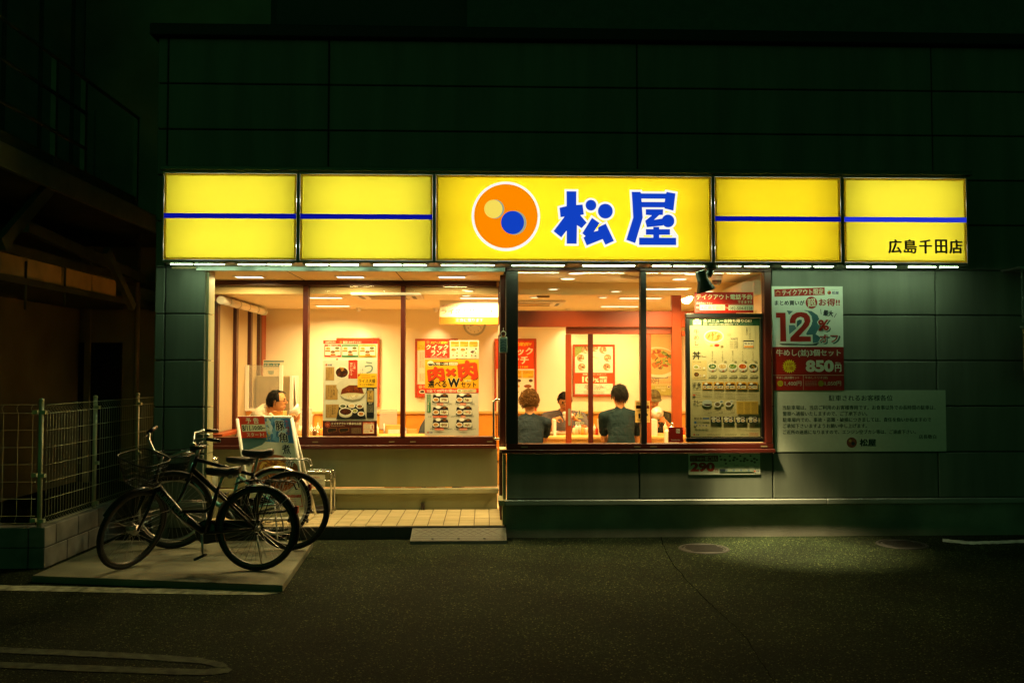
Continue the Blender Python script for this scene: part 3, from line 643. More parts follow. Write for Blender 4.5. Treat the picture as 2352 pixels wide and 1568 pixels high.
# --- eel bowl poster and the strip above it (inside the left window glass)
Z3 = (1200, 1300, 3.267); yp = yw-.012
s = Sheet.flat('poster', 'red-topped strip poster with three framed meal trios above the eel bowl poster', 'poster', Z3, (303, 198, 1013, 437), yp, '#d9d3b8')
s.rect(303, 198, 1013, 245, RED); s.txt('\\100円引き!!/', 328, 208, 465, 236, CRM, .02); s.txt('復活!! おかずトリオ!!', 560, 208, 800, 238, CRM, .02); s.el(532, 223, 15, 15, '#e8853c')
s.logo(937, 215, 20)
for k, (x0, x1, c, tt, pr) in enumerate(((320, 538, '#c63a22', '定番トリオ', '940円'), (546, 764, '#4c8a58', 'バラエティトリオ', '1,000円'), (772, 992, '#e3a832', 'ボリュームトリオ2', '1,300円'))):
    s.rrect(x0, 255, x1, 416, 10, c); s.rect(x0+9, 278, x1-9, 393, '#f3ead0'); s.txt(tt, x0+45, 258, x1-45, 275, '#fff6d8' if k == 0 else INK, .015)
    s.bowl(x0+48, 305, 34, 22, ['#c89a4a', '#a86a28', '#e0c070'], seed=k, n=6); s.bowl(x1-52, 300, 34, 20, ['#5a5a30', '#3c3a20', '#a8894a'], seed=k+5, n=6); s.bowl((x0+x1)/2, 350, 34, 22, ['#7a4a20', '#c8963c', '#4c2c14'], seed=k+9, n=6)
    for ex, ey in ((x0+12, 330), (x1-82, 330), ((x0+x1)/2-28, 376)): s.rect(ex, ey, ex+64, ey+18, '#e0702a')
    s.txt(pr, x0+80, 398, x1-50, 414, CRM if k == 0 else INK, .01)
s.done()
s = Sheet.flat('poster', 'large eel rice bowl poster with brown takeout banner taped inside the left window', 'poster', Z3, (300, 455, 1008, 1450), yp, '#d8d2bc')
s.rect(630, 455, 748, 700, '#b8361e'); s.vtxt('この夏、', 692, 490, 726, 600, CRM); s.vtxt('味わい尽くす。', 650, 490, 686, 690, CRM)
s.logo(328, 505, 28); s.txt('う', 840, 478, 952, 632, '#6a8478', .01, 4); s.vtxt('「土用の丑', 808, 540, 824, 636, '#50605a'); s.vtxt('7・21火', 786, 545, 796, 634, '#50605a')
GOLD = '#b08a4c'
for (x0, y0, x1, y1), ls in (((332, 547, 445, 722), (('うなぎ', 396, 556, 414, 640), ('コンボ牛めし', 366, 556, 388, 712), ('九九〇円', 340, 580, 360, 712))),
        ((333, 780, 492, 974), (('うな丼', 426, 792, 460, 922), ('八五〇円', 396, 800, 422, 958), ('うな丼ダブル', 364, 795, 384, 930), ('一二九〇円', 342, 820, 358, 960))),
        ((337, 1035, 508, 1210), (('うなとろ', 446, 1046, 470, 1160), ('牛皿御膳', 416, 1046, 440, 1170), ('一二〇〇円', 388, 1070, 412, 1200), ('うなぎダブル', 360, 1050, 378, 1170), ('一五六〇円', 342, 1090, 354, 1205)))):
    s.rect(x0, y0, x1, y1, GOLD)
    for b_, *bb in ls: s.vtxt(b_, *bb, INK, .006)
s.el(545, 615, 96, 82, '#e4dcc4'); s.el(545, 618, 80, 66, '#3c1c0c'); s.blobs(545, 640, 70, 40, ['#2c1206', '#5a2a0c', '#3a180a'], 8, .5, 3); s.blobs(540, 575, 50, 26, ['#b07a34', '#8a5420', '#c8963c'], 7, .5, 4)
P = [(475, 800), (500, 880), (540, 950), (600, 985), (690, 1000), (780, 985), (830, 945), (870, 880), (890, 800)]
s.poly(P, '#8a8468'); s.el(682, 800, 208, 100, '#cfc8b0', 40); s.poly([(492, 850), (520, 915), (580, 958), (690, 975), (790, 955), (850, 905), (872, 850)], '#cfc8b0')
s.poly([(525, 912), (540, 840), (600, 790), (690, 775), (790, 800), (840, 860), (845, 905), (760, 930), (600, 935)], '#d8c89c'); s.blobs(690, 930, 150, 40, ['#efe2bc', '#d8bf88', '#c8a868', '#f6ecd0'], 26, .14, 9)
s.poly([(530, 905), (550, 835), (640, 785), (740, 785), (810, 822), (835, 895), (720, 885), (620, 885)], '#6e2c0c'); s.blobs(685, 840, 130, 45, ['#8c3c10', '#521e08', '#7a3410', '#a04c14', '#431806'], 24, .2, 5)
s.poly([(475, 1230), (515, 1050), (820, 1035), (865, 1228)], '#171614')
for cx, cy_, rx, ry, cc in ((562, 1058, 50, 28, ['#30401c', '#546028', '#a8a070']), (678, 1055, 48, 28, ['#e0bc84', '#c89858', '#f0dcae']), (782, 1062, 46, 30, ['#7a4a1c', '#a06c30', '#c08a44']), (800, 1158, 46, 30, ['#c07830', '#e8c070', '#8a4818']), (718, 1120, 38, 26, ['#8a9428', '#c8c84a', '#5a7020'])): s.plate(cx, cy_, rx, ry, cc, 6, int(cx))
s.bowl(598, 1130, 88, 52, ['#4a1e0a', '#2c1004', '#6e3410'], seed=6, n=10)
s.rect(752, 632, 1004, 812, '#e8b420'); s.poly([(755, 640), (800, 640), (755, 682)], '#c03a1c'); s.lines(800, 645, 915, 698, 3, '#b0481c'); s.lines(930, 655, 985, 690, 2, '#6a5420')
s.txt('ライス大盛', 766, 702, 984, 755, INK, .02); s.txt('サービス実施中!', 776, 764, 972, 792, INK, .012)
s.rect(872, 822, 968, 1216, '#0f1418'); s.rect(880, 858, 963, 1004, '#b89448'); s.txt('本格鮨', 892, 832, 948, 850, CRM); s.vtxt('すし松', 892, 864, 945, 970, INK, .02); s.txt('監修', 898, 1010, 944, 1032, CRM)
for i in range(5): s.lines(884+i*16, 1042, 892+i*16, 1140, 9, '#a8a080', .7, i)
s.rect(300, 1248, 1008, 1450, '#43130c'); s.txt('テイクアウトで食卓を応援', 412, 1268, 806, 1302, CRM, .012); s.lines(412, 1308, 585, 1320, 1, '#c8a878'); s.el(366, 1298, 36, 36, '#b8502c'); s.el(366, 1298, 29, 29, '#5a1a10'); s.el(366, 1300, 20, 20, '#c0603a')
for cx, rx in ((418, 66), (575, 68)): s.poly([(cx-rx, 1360), (cx-rx*.6, 1340), (cx+rx, 1338), (cx+rx*1.05, 1385), (cx-rx*.7, 1412)], '#7a4a18'); s.poly([(cx-rx*.86, 1362), (cx-rx*.5, 1348), (cx+rx*.86, 1346), (cx+rx*.9, 1380), (cx-rx*.6, 1404)], '#1c120a'); s.blobs(cx, 1375, 40, 20, ['#3a2410', '#241408'], 5, .5, int(cx))
s.lines(676, 1340, 805, 1415, 6, '#a08860'); s.rect(824, 1266, 974, 1418, '#c8522c'); s.rect(832, 1292, 968, 1358, '#ecd9b0'); s.rect(832, 1364, 968, 1412, '#ecd9b0'); s.txt('お客様へのお願い', 834, 1272, 966, 1288, CRM); s.lines(838, 1298, 918, 1354, 4, '#a05030'); s.rect(940, 1306, 956, 1350, '#c8522c'); s.rect(916, 1372, 952, 1392, '#c8522c'); s.lines(838, 1370, 900, 1408, 3, '#a05030')
s.done()
# --- quick lunch strip and double-meat poster
Z4 = (1600, 1300, 3.135)
s = Sheet.flat('poster', 'red quick-lunch strip poster above the double-meat set poster', 'poster', Z4, (312, 190, 988, 415), yp, '#d6cfae')
s.rect(312, 190, 623, 413, RED); s.txt('スピード提供!!', 378, 204, 598, 236, '#f6d838', .02, 2, 0, .3); s.txt('クイック', 326, 244, 606, 308, CRM, .035); s.txt('ランチ', 386, 314, 592, 382, CRM, .035); s.txt('店内限定 11:00〜17:00', 386, 388, 590, 403, CRM, .01); s.el(350, 215, 20, 20, '#e06a34'); s.logo(326, 385, 17)
for k, (x, pr) in enumerate(((636, '440円'), (752, '530円'), (868, '590円'))):
    s.rect(x, 205, x+104, 240, '#dc9428'); s.rect(x, 244, x+104, 270, '#e0a83c'); s.lines(x+8, 208, x+96, 238, 2, '#4a3416'); s.txt(pr, x+52, 250, x+102, 268, INK, .008)
    s.bowl(x+36, 308, 36, 24, ['#b0742c', '#8a4c1a', '#d8a850'], seed=k, n=7) if k < 2 else s.plate(x+48, 336, 50, 26, ['#4a2410', '#6a3418'], 5)
    s.plate(x+84, 296, 18, 14, ['#3a2414', '#5c3a1c'], 3, k); s.plate(x+78, 346, 22, 16, ['#8c9c48', '#c8b868'], 3, k+3); s.plate(x+30, 380, 20, 13, ['#a86c30', '#d8b060'], 3, k+4); s.plate(x+78, 384, 20, 13, ['#5c6a34', '#34402c'], 3, k+6)
s.done()
s = Sheet.flat('poster', 'yellow and white double-meat set poster with six meal trays in the left window', 'poster', Z4, (312, 430, 988, 1385), yp, '#d9d2bb')
s.rect(312, 430, 988, 795, '#eca31a')
s.rrect(344, 462, 728, 506, 12, '#1a1410'); s.el(381, 482, 40, 34, '#efe6cc'); s.el(381, 482, 36, 30, '#1a1410', 20, 0, 180); s.txt('松屋の\n晩ごはん', 352, 458, 412, 500, '#8a8070', .01, 1); s.txt('17時〜5時', 430, 468, 602, 502, CRM, .015); s.rrect(612, 468, 722, 502, 6, CRM); s.txt('店内限定', 618, 473, 716, 498, INK, .015)
for tt, x0, y0, x1, y1, rr in (('肉', 342, 520, 552, 706, -.12), ('×', 566, 540, 702, 642, -.03), ('肉', 722, 440, 966, 688, -.1)):
    s.txt(tt, x0+8, y0+9, x1+8, y1+9, '#5a2c10', .05, 3, rr); s.txt(tt, x0, y0, x1, y1, '#e23c14', .05, 3, rr)
s.txt('選べる', 350, 698, 586, 782, INK, .025); s.txt('W', 590, 662, 758, 780, '#f0dca0', .07); s.txt('W', 596, 666, 752, 778, INK, .05); s.txt('セット', 764, 712, 954, 780, INK, .022); s.rrect(810, 686, 892, 712, 5, '#f4d88c'); s.txt('店舗限定', 816, 690, 886, 709, INK, .01)
s.rect(312, 794, 988, 850, RED); s.txt('\\\\全て40円お得!!//', 334, 802, 708, 842, CRM, .02); s.rrect(714, 802, 956, 844, 8, '#dcc88c'); s.plate(744, 822, 30, 20, ['#a8b048', '#d8a840'], 4); s.txt('+100円で生野菜セット', 784, 814, 948, 836, INK, .005)
s.rect(340, 866, 386, 1094, '#3f7a48'); s.vtxt('ライス大盛', 344, 872, 366, 1000, CRM, .015); s.lines(346, 1008, 364, 1086, 6, '#d8e0c0', .6); s.lines(370, 872, 382, 970, 8, '#d8e0c0', .6)
for k, (x, y, nm_, pr, xt) in enumerate(((405, 862, '牛焼肉', '690円', 466), (700, 862, '豚焼肉', '690円', 752), (405, 1018, 'ブラウンソースハンバーグ', '690円', 414), (700, 1018, '焼鮭', '690円', 764), (405, 1174, 'カルビ焼肉', '750円', 440), (700, 1174, '豚生姜焼', '750円', 744))):
    s.tray(x, y, x+208, y+108, k*7+2, '#8a4a20' if k != 3 else '#d8703c')
    xe = 588 if k == 2 else xt+(76 if k in (0, 1) else 56 if k == 3 else 110 if k == 4 else 98)
    s.txt('牛皿+', xt-62, y+120, xt-6, y+138, INK, .008); s.rrect(xt, y+116, xe, y+142, 5, '#d8481c'); s.txt(nm_, xt+4, y+120, xe-4, y+138, CRM, .012); s.txt('セット', xe+6, y+124, xe+42, y+137, INK); s.txt(pr, xe+50, y+119, xe+106, y+139, INK, .005)
s.logo(342, 1332, 22); s.lines(430, 1340, 616, 1350, 1, '#9a9078'); s.done()
# --- takeout phone sign above the menu board (on the bay glass)
Z8 = (2680, 1050, 3.483)
s = Sheet.flat('window_sign', 'red takeout telephone-order sign above the framed menu board', 'sign', Z8, (345, 412, 1163, 697), .055, '#c41c10', th=.006)
s.txt('テイクアウト電話予約', 366, 440, 1146, 516, CRM, .03); s.txt('できます!!', 942, 528, 1138, 568, CRM, .025); s.txt('連絡先はこちら↓', 366, 552, 590, 580, CRM, .02)
for i in range(44): s.rect(606+i*12.2, 573, 612+i*12.2, 578, '#e8b090')
s.txt('店名', 366, 616, 408, 640, CRM, .015); s.rect(414, 587, 766, 663, '#e9e2c8'); s.txt('R広島千田店', 440, 606, 742, 656, '#3a342a', .002, 3); s.txt('Tel', 770, 618, 806, 642, CRM, .015); s.rect(812, 590, 1160, 664, '#e9e2c8'); s.txt('082-504-8338', 828, 616, 1146, 658, '#3a342a', .002, 3); s.done()
# --- framed menu board
Zm = (2740, 1240, 2.903); ym = .05
mbd = Sheet.flat('menu_board', 'black-framed takeout menu board lit by the spotlight in front of the bay window', 'menu board', Zm, (58, 95, 870, 1475), ym, '#d6c996', th=.012)
s = mbd; GRN = '#1f4a30'
x0, x1, z0, z1 = zrect(Zm, (8, 40, 915, 1530), ym); X0, X1, Z0_, Z1_ = zrect(Zm, (58, 95, 870, 1475), ym); ox, oz = X0, Z1_
mF = mat('menu_frame_black', (.016, .018, .022), .3, .3)
for a_ in ((x0, x1, Z1_+.002, z1), (x0, x1, z0, Z0_-.002), (x0, X0-.002, Z0_, Z1_), (X1+.002, x1, Z0_, Z1_)):
    B('frame_bar', s.o, a_[0]-ox, a_[1]-ox, -.026, .030, a_[2]-oz, a_[3]-oz, mF, bev=.006)
B('frame_lip', s.o, X0-ox, X1-ox, -.016, -.0125, Z0_-oz, Z0_-oz+.008, A_STEEL); B('frame_lip', s.o, X1-ox-.008, X1-ox, -.016, -.0125, Z0_-oz+.009, Z1_-oz, A_STEEL)
s.rect(58, 95, 870, 180, GRN); s.rrect(98, 118, 192, 172, 4, CRM); s.el(145, 118, 26, 18, CRM, 18, 180, 360); s.txt('TAKE OUT\nOK!', 106, 126, 186, 166, '#4a6a50', .005); s.txt('全メニューお持ち帰りOK!', 214, 104, 778, 146, CRM, .03); s.txt('店内・お持ち帰りの税込価格は同一です。', 216, 152, 636, 174, CRM, .012); s.lines(645, 152, 790, 172, 2, '#9ab090')
s.vtxt('牛めし', 106, 222, 166, 412, '#5a2c1c', .006, 3); s.lines(90, 428, 192, 436, 1, '#8a7a5a')
s.bowl(338, 305, 118, 75, ['#dcb068', '#b87c34', '#e8cc90', '#c8944c'], '#f6efd8', 26, 3, 1.0); s.el(372, 410, 30, 16, '#c83c1c'); s.el(310, 412, 18, 12, '#e0c050'); s.el(433, 425, 17, 14, '#8a7a4a')
s.rect(492, 318, 616, 350, '#d2c498'); s.txt('320円', 532, 320, 612, 348, INK, .012); s.rect(492, 268, 538, 300, '#c8b888')
for i, pr in enumerate(('430円', '390円', '550円', '280円')): s.txt(pr, 574, 360+i*22, 616, 377+i*22, '#4a4030', .01, 1); s.lines(524, 362+i*22, 566, 376+i*22, 1, '#7a6c50')
s.vtxt('このこだわり', 748, 200, 770, 342, '#3a3428', 0); s.vtxt('松屋だけ', 712, 200, 732, 292, '#3a3428', 0); s.rect(680, 352, 804, 444, '#2c3038'); s.rect(684, 368, 800, 440, '#eadfbc'); s.txt('無添加', 690, 374, 792, 404, INK, .012); s.rect(688, 414, 798, 436, '#e09038'); s.rect(665, 182, 667, 455, '#b0a47c'); s.rect(818, 182, 820, 455, '#b0a47c'); s.rect(667, 453, 818, 455, '#b0a47c')
s.txt('丼', 88, 478, 184, 572, INK, .02, 3); s.txt('Bowl', 194, 530, 246, 548, '#6a6248'); s.rect(80, 588, 252, 806, '#e0c684'); s.txt('プラスでお得', 90, 598, 188, 614, INK, .005)
s.plate(130, 662, 34, 24, ['#a0a850', '#d0b860'], 5); s.plate(176, 674, 14, 12, ['#c88c44', '#e0b070'], 3); s.plate(222, 674, 13, 12, ['#f0e8cc', '#d8ccaa'], 2); s.plate(133, 748, 28, 24, ['#7a4a1c', '#b88440'], 5, 2, '#4a1c10'); s.plate(174, 760, 14, 12, ['#c88c44', '#e0b070'], 3); s.plate(222, 760, 13, 12, ['#f0e8cc', '#d8ccaa'], 2)
s.txt('170円', 198, 692, 236, 706, INK, .008, 1); s.txt('150円', 198, 778, 236, 792, INK, .008, 1); s.lines(102, 692, 190, 706, 1, '#6a5830'); s.lines(102, 778, 190, 792, 1, '#6a5830')
for k, (cx, pr, nm_) in enumerate(((318, '430円', '旨辛牛めし'), (436, '420円', 'おろしポン酢牛めし'), (554, '500円', '豚肩ロース丼'), (668, '500円', 'キムカル丼'), (788, '500円', 'ビビン丼'))):
    s.bowl(cx, 655, 52, 36, [['#4f7034', '#3a5424', '#a8b060', '#f2ead0'], ['#d8b878', '#b88c48', '#ecd8a0'], ['#6c8c40', '#4a6a2c', '#c8b470'], ['#c85a1c', '#9c3c10', '#e08a3c'], ['#3c4a20', '#a03c14', '#d8b860']][k], '#f2ead2', 12, k+11, 1.05); s.el(cx+6, 706, 11, 7, '#b8441c', 12)
    s.rect(cx-44, 752, cx+50, 782, '#c8bd90'); s.txt(pr, cx-18, 755, cx+48, 779, INK, .012); s.vtxt(nm_.replace('ー', '丨'), cx-8, 474, cx+8, 596, '#6a6048', 0); s.lines(cx-50, 788, cx+46, 806, 2, '#8a8060'); s.rect(cx+18, 590, cx+44, 606, '#a0946c')
s.rect(76, 822, 846, 825, '#b8ac84'); s.txt('定食', 82, 842, 186, 888, INK, .018, 3); s.txt('Set Meals', 84, 898, 186, 916, '#4a4434', .003); s.lines(84, 940, 175, 970, 3, '#8a7c58'); s.rect(86, 980, 118, 994, '#d05028'); s.rect(86, 998, 118, 1014, '#2c2820'); s.lines(122, 980, 184, 1014, 2, '#8a7c58')
for k, x in enumerate((198, 330, 462, 592, 722)):
    s.rect(x, 836, x+118, 922, '#e0a02c'); s.tray(x+4, 850, x+114, 914, k*5+3); s.lines(x, 930, x+70, 962, 2, '#7a6c4c'); s.txt(('660円', '600円', '600円', '660円', '600円')[k], x+78, 944, x+116, 962, INK, .01, 1); s.lines(x, 968, x+112, 1014, 3, '#9a8e6c')
s.rect(76, 1028, 846, 1031, '#b8ac84'); s.txt('カレー', 92, 1046, 206, 1088, INK, .02, 3); s.txt('Curry', 90, 1098, 146, 1114, '#4a4434')
s.el(250, 1080, 58, 40, '#c8cfc0'); s.el(256, 1090, 44, 22, '#3a2818', 20, 0, 180); s.plate(370, 1094, 40, 32, ['#7a6a48', '#5a4a30', '#a89464'], 8); s.plate(498, 1090, 42, 32, ['#6a5434', '#483420', '#8c7448'], 8, 3); s.plate(416, 1064, 22, 18, ['#7c9090', '#a8b0a0'], 3); s.plate(532, 1062, 22, 18, ['#b8b498', '#d8d0b0'], 3)
for x in (198, 328, 448): s.lines(x, 1140, x+130, 1180, 3, '#8a7e5c'); 
for x, pr in ((258, '490円'), (388, '660円'), (526, '730円')): s.txt(pr, x, 1182, x+42, 1200, INK, .01, 1)
s.txt('サイドメニュー', 592, 1036, 720, 1056, '#5a4a28', .008); s.rect(590, 1060, 842, 1206, '#d8b04c')
for i in range(3): s.lines(604+i*80, 1070, 670+i*80, 1200, 9, '#7a5c24', .4, i)
s.rect(76, 1222, 846, 1225, '#b8ac84'); s.txt('朝定食', 98, 1242, 190, 1270, INK, .016); s.rect(196, 1248, 272, 1266, '#4a6a9a'); s.lines(98, 1276, 250, 1288, 1, '#8a7e5c'); s.el(112, 1302, 15, 15, '#4a78a8'); 
for i in range(4): s.plate(126+i*38, 1338, 15, 11, ['#5a4a30', '#8a7448'], 3, i)
for k, x in enumerate((288, 432, 574, 716)):
    s.rect(x, 1236, x+124, 1306, '#1c1a18'); s.plate(x+34, 1258, 26, 18, ['#d8d0b8', '#b8a888'], 3, k); s.plate(x+84, 1254, 24, 15, ['#5a3818', '#8c6430'], 3, k); s.plate(x+36, 1288, 20, 14, ['#c8a050', '#e8d8a0'], 3, k); s.plate(x+88, 1284, 26, 15, ['#b87c34', '#efe4c4'], 4, k); s.lines(x, 1318, x+72, 1350, 3, '#7a6c4c'); s.txt(('390円', '410円', '360円', '460円')[k], x+84, 1322, x+120, 1340, INK, .01, 1)
s.lines(90, 1400, 260, 1412, 1, '#a09070'); s.lines(700, 1392, 840, 1404, 1, '#8a7e5c'); s.logo(86, 1432, 22); s.lines(250, 1432, 400, 1456, 2, '#6a5e44'); s.lines(450, 1432, 590, 1456, 2, '#6a5e44'); s.txt('お支払いOK', 632, 1432, 724, 1452, '#3a3222', .005); s.lines(736, 1420, 840, 1460, 3, '#b0481c', .5)
for i in range(26): s.rect(60, 186+i*0, 61, 187, '#e9dfbf') if i == 0 else None
s.done()
# --- 12 % off poster
Zp = (3060, 1120, 3.408)
s = Sheet.flat('poster', 'large twelve percent off takeout poster on the wall beside the bay window', 'poster', Zp, (98, 85, 1068, 1503), -.006, '#e8f0e6')
DR = '#a82418'; s.poly([(133, 128), (820, 100), (822, 202), (136, 230)], DR); s.poly([(146, 172), (182, 140), (222, 168), (214, 170), (214, 212), (152, 214), (152, 176)], '#d8a070'); s.poly([(158, 178), (182, 158), (208, 176), (208, 206), (158, 208)], DR); s.txt('テイクアウト限定', 238, 122, 806, 206, '#dcd8c0', .022, 2, -.035); s.logo(858, 146, 50); s.lines(862, 128, 1010, 136, 1, '#6a7a74')
s.txt('まとめ買いが', 136, 278, 545, 346, '#1c2430', .028); s.el(638, 308, 80, 82, DR, 36); s.txt('超', 580, 248, 698, 366, '#dcd8c0', .03, 3, -.14); s.txt('お得!!', 736, 252, 1026, 354, DR, .03)
s.poly([(300, 415), (385, 425), (330, 475)], '#5c7c84'); s.poly([(540, 410), (640, 425), (720, 480), (750, 560), (740, 640), (690, 740), (760, 780), (720, 850), (640, 860), (560, 730), (640, 600)], '#46727a'); s.poly([(325, 600), (400, 610), (430, 660), (330, 740)], '#6a8c94'); s.poly([(190, 868), (640, 876), (740, 850), (700, 890), (230, 886)], '#2c3c38')
one = [(152, 447), (282, 447), (288, 837), (208, 837), (208, 515), (152, 515)]; s.poly(offset_poly(one, 24, 1.5), '#e0e8dc'); s.poly(one, DR)
two = [(340, 590), (342, 540), (370, 480), (430, 445), (500, 438), (570, 450), (612, 500), (622, 560), (600, 620), (462, 770), (622, 770), (624, 838), (344, 838), (345, 785), (500, 630), (540, 570), (532, 520), (490, 500), (440, 515), (420, 545), (416, 590)]
s.poly(offset_poly(two, 26, 1.5), '#e0e8dc'); s.poly(two, DR); s.poly([(436, 560), (470, 540), (505, 545), (500, 585), (432, 650)], '#3c646c')
s.txt('%', 726, 545, 900, 712, '#41625c', .08); s.txt('オフ', 744, 744, 1030, 876, '#41625c', .08); s.txt('%', 712, 530, 886, 698, '#e0e8dc', .07); s.txt('%', 722, 540, 876, 690, DR, .035); s.txt('オフ', 730, 732, 1008, 862, '#e0e8dc', .075); s.txt('オフ', 738, 742, 996, 850, DR, .035); s.txt('最大', 796, 412, 935, 494, '#1c2430', .03, 2, .12)
s.poly([(758, 398), (764, 396), (772, 464), (765, 465)], '#1c2430'); s.poly([(974, 452), (980, 456), (948, 512), (942, 508)], '#1c2430')
s.rect(98, 912, 1068, 1503, '#8e1c10'); s.txt('牛めし(並)3個セット', 148, 944, 1030, 1050, '#c4ccb8', .022); s.txt('850', 548, 1090, 932, 1254, '#c4ccb8', .05, 3); s.txt('税込', 952, 1116, 1026, 1146, '#c4ccb8', .005); s.txt('円', 946, 1150, 1034, 1250, '#c4ccb8', .03); s.star(326, 1176, 98, '#c8bc1c', 18); s.txt('110円\nお得!', 268, 1124, 398, 1230, '#9a4a10', .015)
s.rect(98, 1294, 1068, 1299, '#b8b09c'); s.rect(511, 1299, 516, 1500, '#b8b09c'); s.txt('牛めし(並)5個セット', 148, 1312, 458, 1352, '#c0b8a0', .012); s.txt('牛めしトリオ(並)', 536, 1312, 846, 1352, '#a8a088', .012); s.star(200, 1408, 46, '#a89c1c', 14); s.txt('200円\nお得', 172, 1384, 228, 1432, '#6a4a10', .01, 1); s.txt('1,400円', 260, 1376, 486, 1444, '#b8b8a4', .012); s.star(752, 1408, 46, '#7c7a1c', 14); s.txt('150円\nお得', 724, 1384, 780, 1432, '#5a4a10', .01, 1); s.txt('1,050円', 804, 1376, 1028, 1444, '#a8a890', .012); s.lines(534, 1372, 694, 1444, 4, '#9a7c68')
s.done()
# --- parking notice
Zn = (3080, 1540, 3.267)
s = Sheet.flat('notice_board', 'wide pale parking notice board with six lines of text on the wall', 'notice', Zn, (60, 65, 2300, 866), -.004, '#bcc6b2', th=.003)
NB = '#28403a'; s.txt('駐車されるお客様各位', 768, 128, 1606, 206, NB, .012)
for i, (tt, x1) in enumerate((('当駐車場は、当店ご利用のお客様専用です。お食事以外での長時間の駐車は、', 2165), ('警察へ通報いたしますので、ご了承下さい。', 1270), ('駐車場内での、事故・盗難・破損につきましては、責任を負いかねますので', 2105), ('ご承知下さいますようお願い申し上げます。', 1262), ('ご近所の迷惑になりますので、エンジン空ブカシ等は、ご遠慮下さい。', 1900))): s.txt(tt, 166, 262+i*80, x1, 322+i*79, NB, .012)
s.txt('店長敬白', 1938, 648, 2168, 702, NB, .015); s.el(1060, 748, 66, 68, '#7a4632', 30); s.el(1040, 725, 20, 20, '#a08c48', 14); s.el(1078, 762, 24, 24, '#20303c', 16); s.txt('松屋', 1162, 700, 1380, 798, NB, .04); s.done()
# --- breakfast sheet below the sill
Zq = (2700, 1780, 5.88)
s = Sheet.flat('poster', 'breakfast price sheet taped to the wall under the bay window sill', 'poster', Zq, (318, 200, 2003, 688), -.008, '#c4cdb8')
s.rrect(352, 240, 1015, 380, 18, '#6e2a18'); s.lines(370, 260, 480, 365, 4, '#9a8a70'); s.txt('松屋の', 515, 282, 690, 345, '#b0a890', .015); s.txt('朝ごはん', 704, 258, 1000, 362, '#b8b098', .02); s.txt('290', 362, 398, 935, 620, '#a83420', .05, 3); s.txt('円', 948, 548, 1010, 602, '#a83420', .02); s.txt('から', 952, 608, 1008, 640, '#a83420', .01)
q = random.Random(8)
for x, y, r in ((1065, 260, 28), (1085, 335, 34), (1175, 345, 42), (1195, 430, 28), (1288, 255, 30), (1398, 290, 38), (1460, 325, 32), (1375, 350, 36), (1290, 365, 30), (1535, 252, 30), (1640, 315, 38), (1545, 370, 32), (1700, 350, 32), (1620, 370, 36), (1775, 250, 28), (1865, 315, 36), (1800, 370, 34), (1925, 345, 30), (1870, 400, 34)): s.plate(x, y, r, r*.8, [q.choice(['#54604c', '#3c443a', '#6c7058', '#5a5040']), '#465048'], 4, x, '#7c8a7a')
for x, y, pr in ((1138, 498, '290円'), (1384, 455, '410円'), (1625, 490, '460円'), (1852, 486, '360円')): s.txt(pr, x, y, x+104, y+36, '#2c342c', .01); s.lines(x-90, y-36, x+20, y-10, 2, '#566050')
s.rect(1044, 556, 1178, 620, '#26343c'); s.rect(1184, 556, 1840, 618, '#98a48e')
for x in (1214, 1378, 1550, 1728): s.el(x, 586, 28, 24, '#5c7484'); s.lines(x+40, 576, x+130, 598, 1, '#38403a')
s.logo(1852, 592, 40); s.lines(740, 628, 950, 646, 1, '#5a5a48'); s.done()
# --- interior notices seen through the glass
Z7 = (2400, 1400, 3.485)
s = Sheet.flat('notice', 'framed paper notice stuck across the bay window mullion', 'notice', Z7, (490, 706, 696, 1008), .012, '#d2be84', th=.001, basemat=translucent('thin_paper', (.95, .82, .48), (.62, .52, .30), .75, .0))
s.rect(503, 770, 683, 815, '#a4441c'); s.lines(510, 728, 676, 765, 2, '#5a4c2c'); s.lines(512, 826, 674, 860, 2, '#5a4c2c'); s.el(548, 900, 14, 18, '#2c2820'); s.el(656, 900, 12, 18, '#2c2820'); s.rect(536, 915, 560, 950, '#2c2820'); s.lines(512, 960, 674, 986, 2, '#7a6a40'); s.done()
s = Sheet.flat('sticker', 'square dark red delivery sticker at the foot of the bay window', 'sticker', Z7, (952, 1075, 1158, 1283), -.003, '#8a1408', th=.002)
s.txt('Demae-can', 992, 1240, 1114, 1258, '#e4dcc0', .01); s.rect(1060, 1097, 1115, 1155, '#d8d0b4'); s.txt('De', 1066, 1110, 1110, 1142, '#8a1408', .02); s.done()
Z6b = (2000, 1400, 3.484)
def tri_sign():
    x0, x1, z0, z1 = zrect(Z6b, (1045, 828, 1165, 945), 1.175)
    t = thing('warning_sticker', 'triangular caution sticker on the automatic door glass', 'sticker', (x0, 1.175, z1)); w_, h_ = x1-x0, z1-z0
    MB().add([(0, 0, -h_), (w_, 0, -h_), (w_/2, 0, 0), (0, .002, -h_), (w_, .002, -h_), (w_/2, .002, 0)], [(0, 1, 2), (5, 4, 3), (0, 3, 4, 1), (1, 4, 5, 2), (2, 5, 3, 0)], paper('#c8bc7c')).build('plate', t)
    a = Art(Z6b, t, (1045, 828, 1165, 945), 1.175, None); a.org = (0, 0, 0); a.poly([(1097, 845), (1113, 845), (1110, 900), (1100, 900)], '#1c3a6a'); a.el(1105, 918, 7, 7, '#1c3a6a'); a.txt('注', 1068, 888, 1090, 912, '#b03418', .01); a.txt('意', 1118, 888, 1140, 912, '#b03418', .01); a.put('artwork')
tri_sign()
s = Sheet.flat('door_sticker', 'blue-edged arrow sticker on the automatic door glass', 'sticker', Z6b, (1042, 990, 1166, 1038), 1.175, '#2c5478', th=.002)
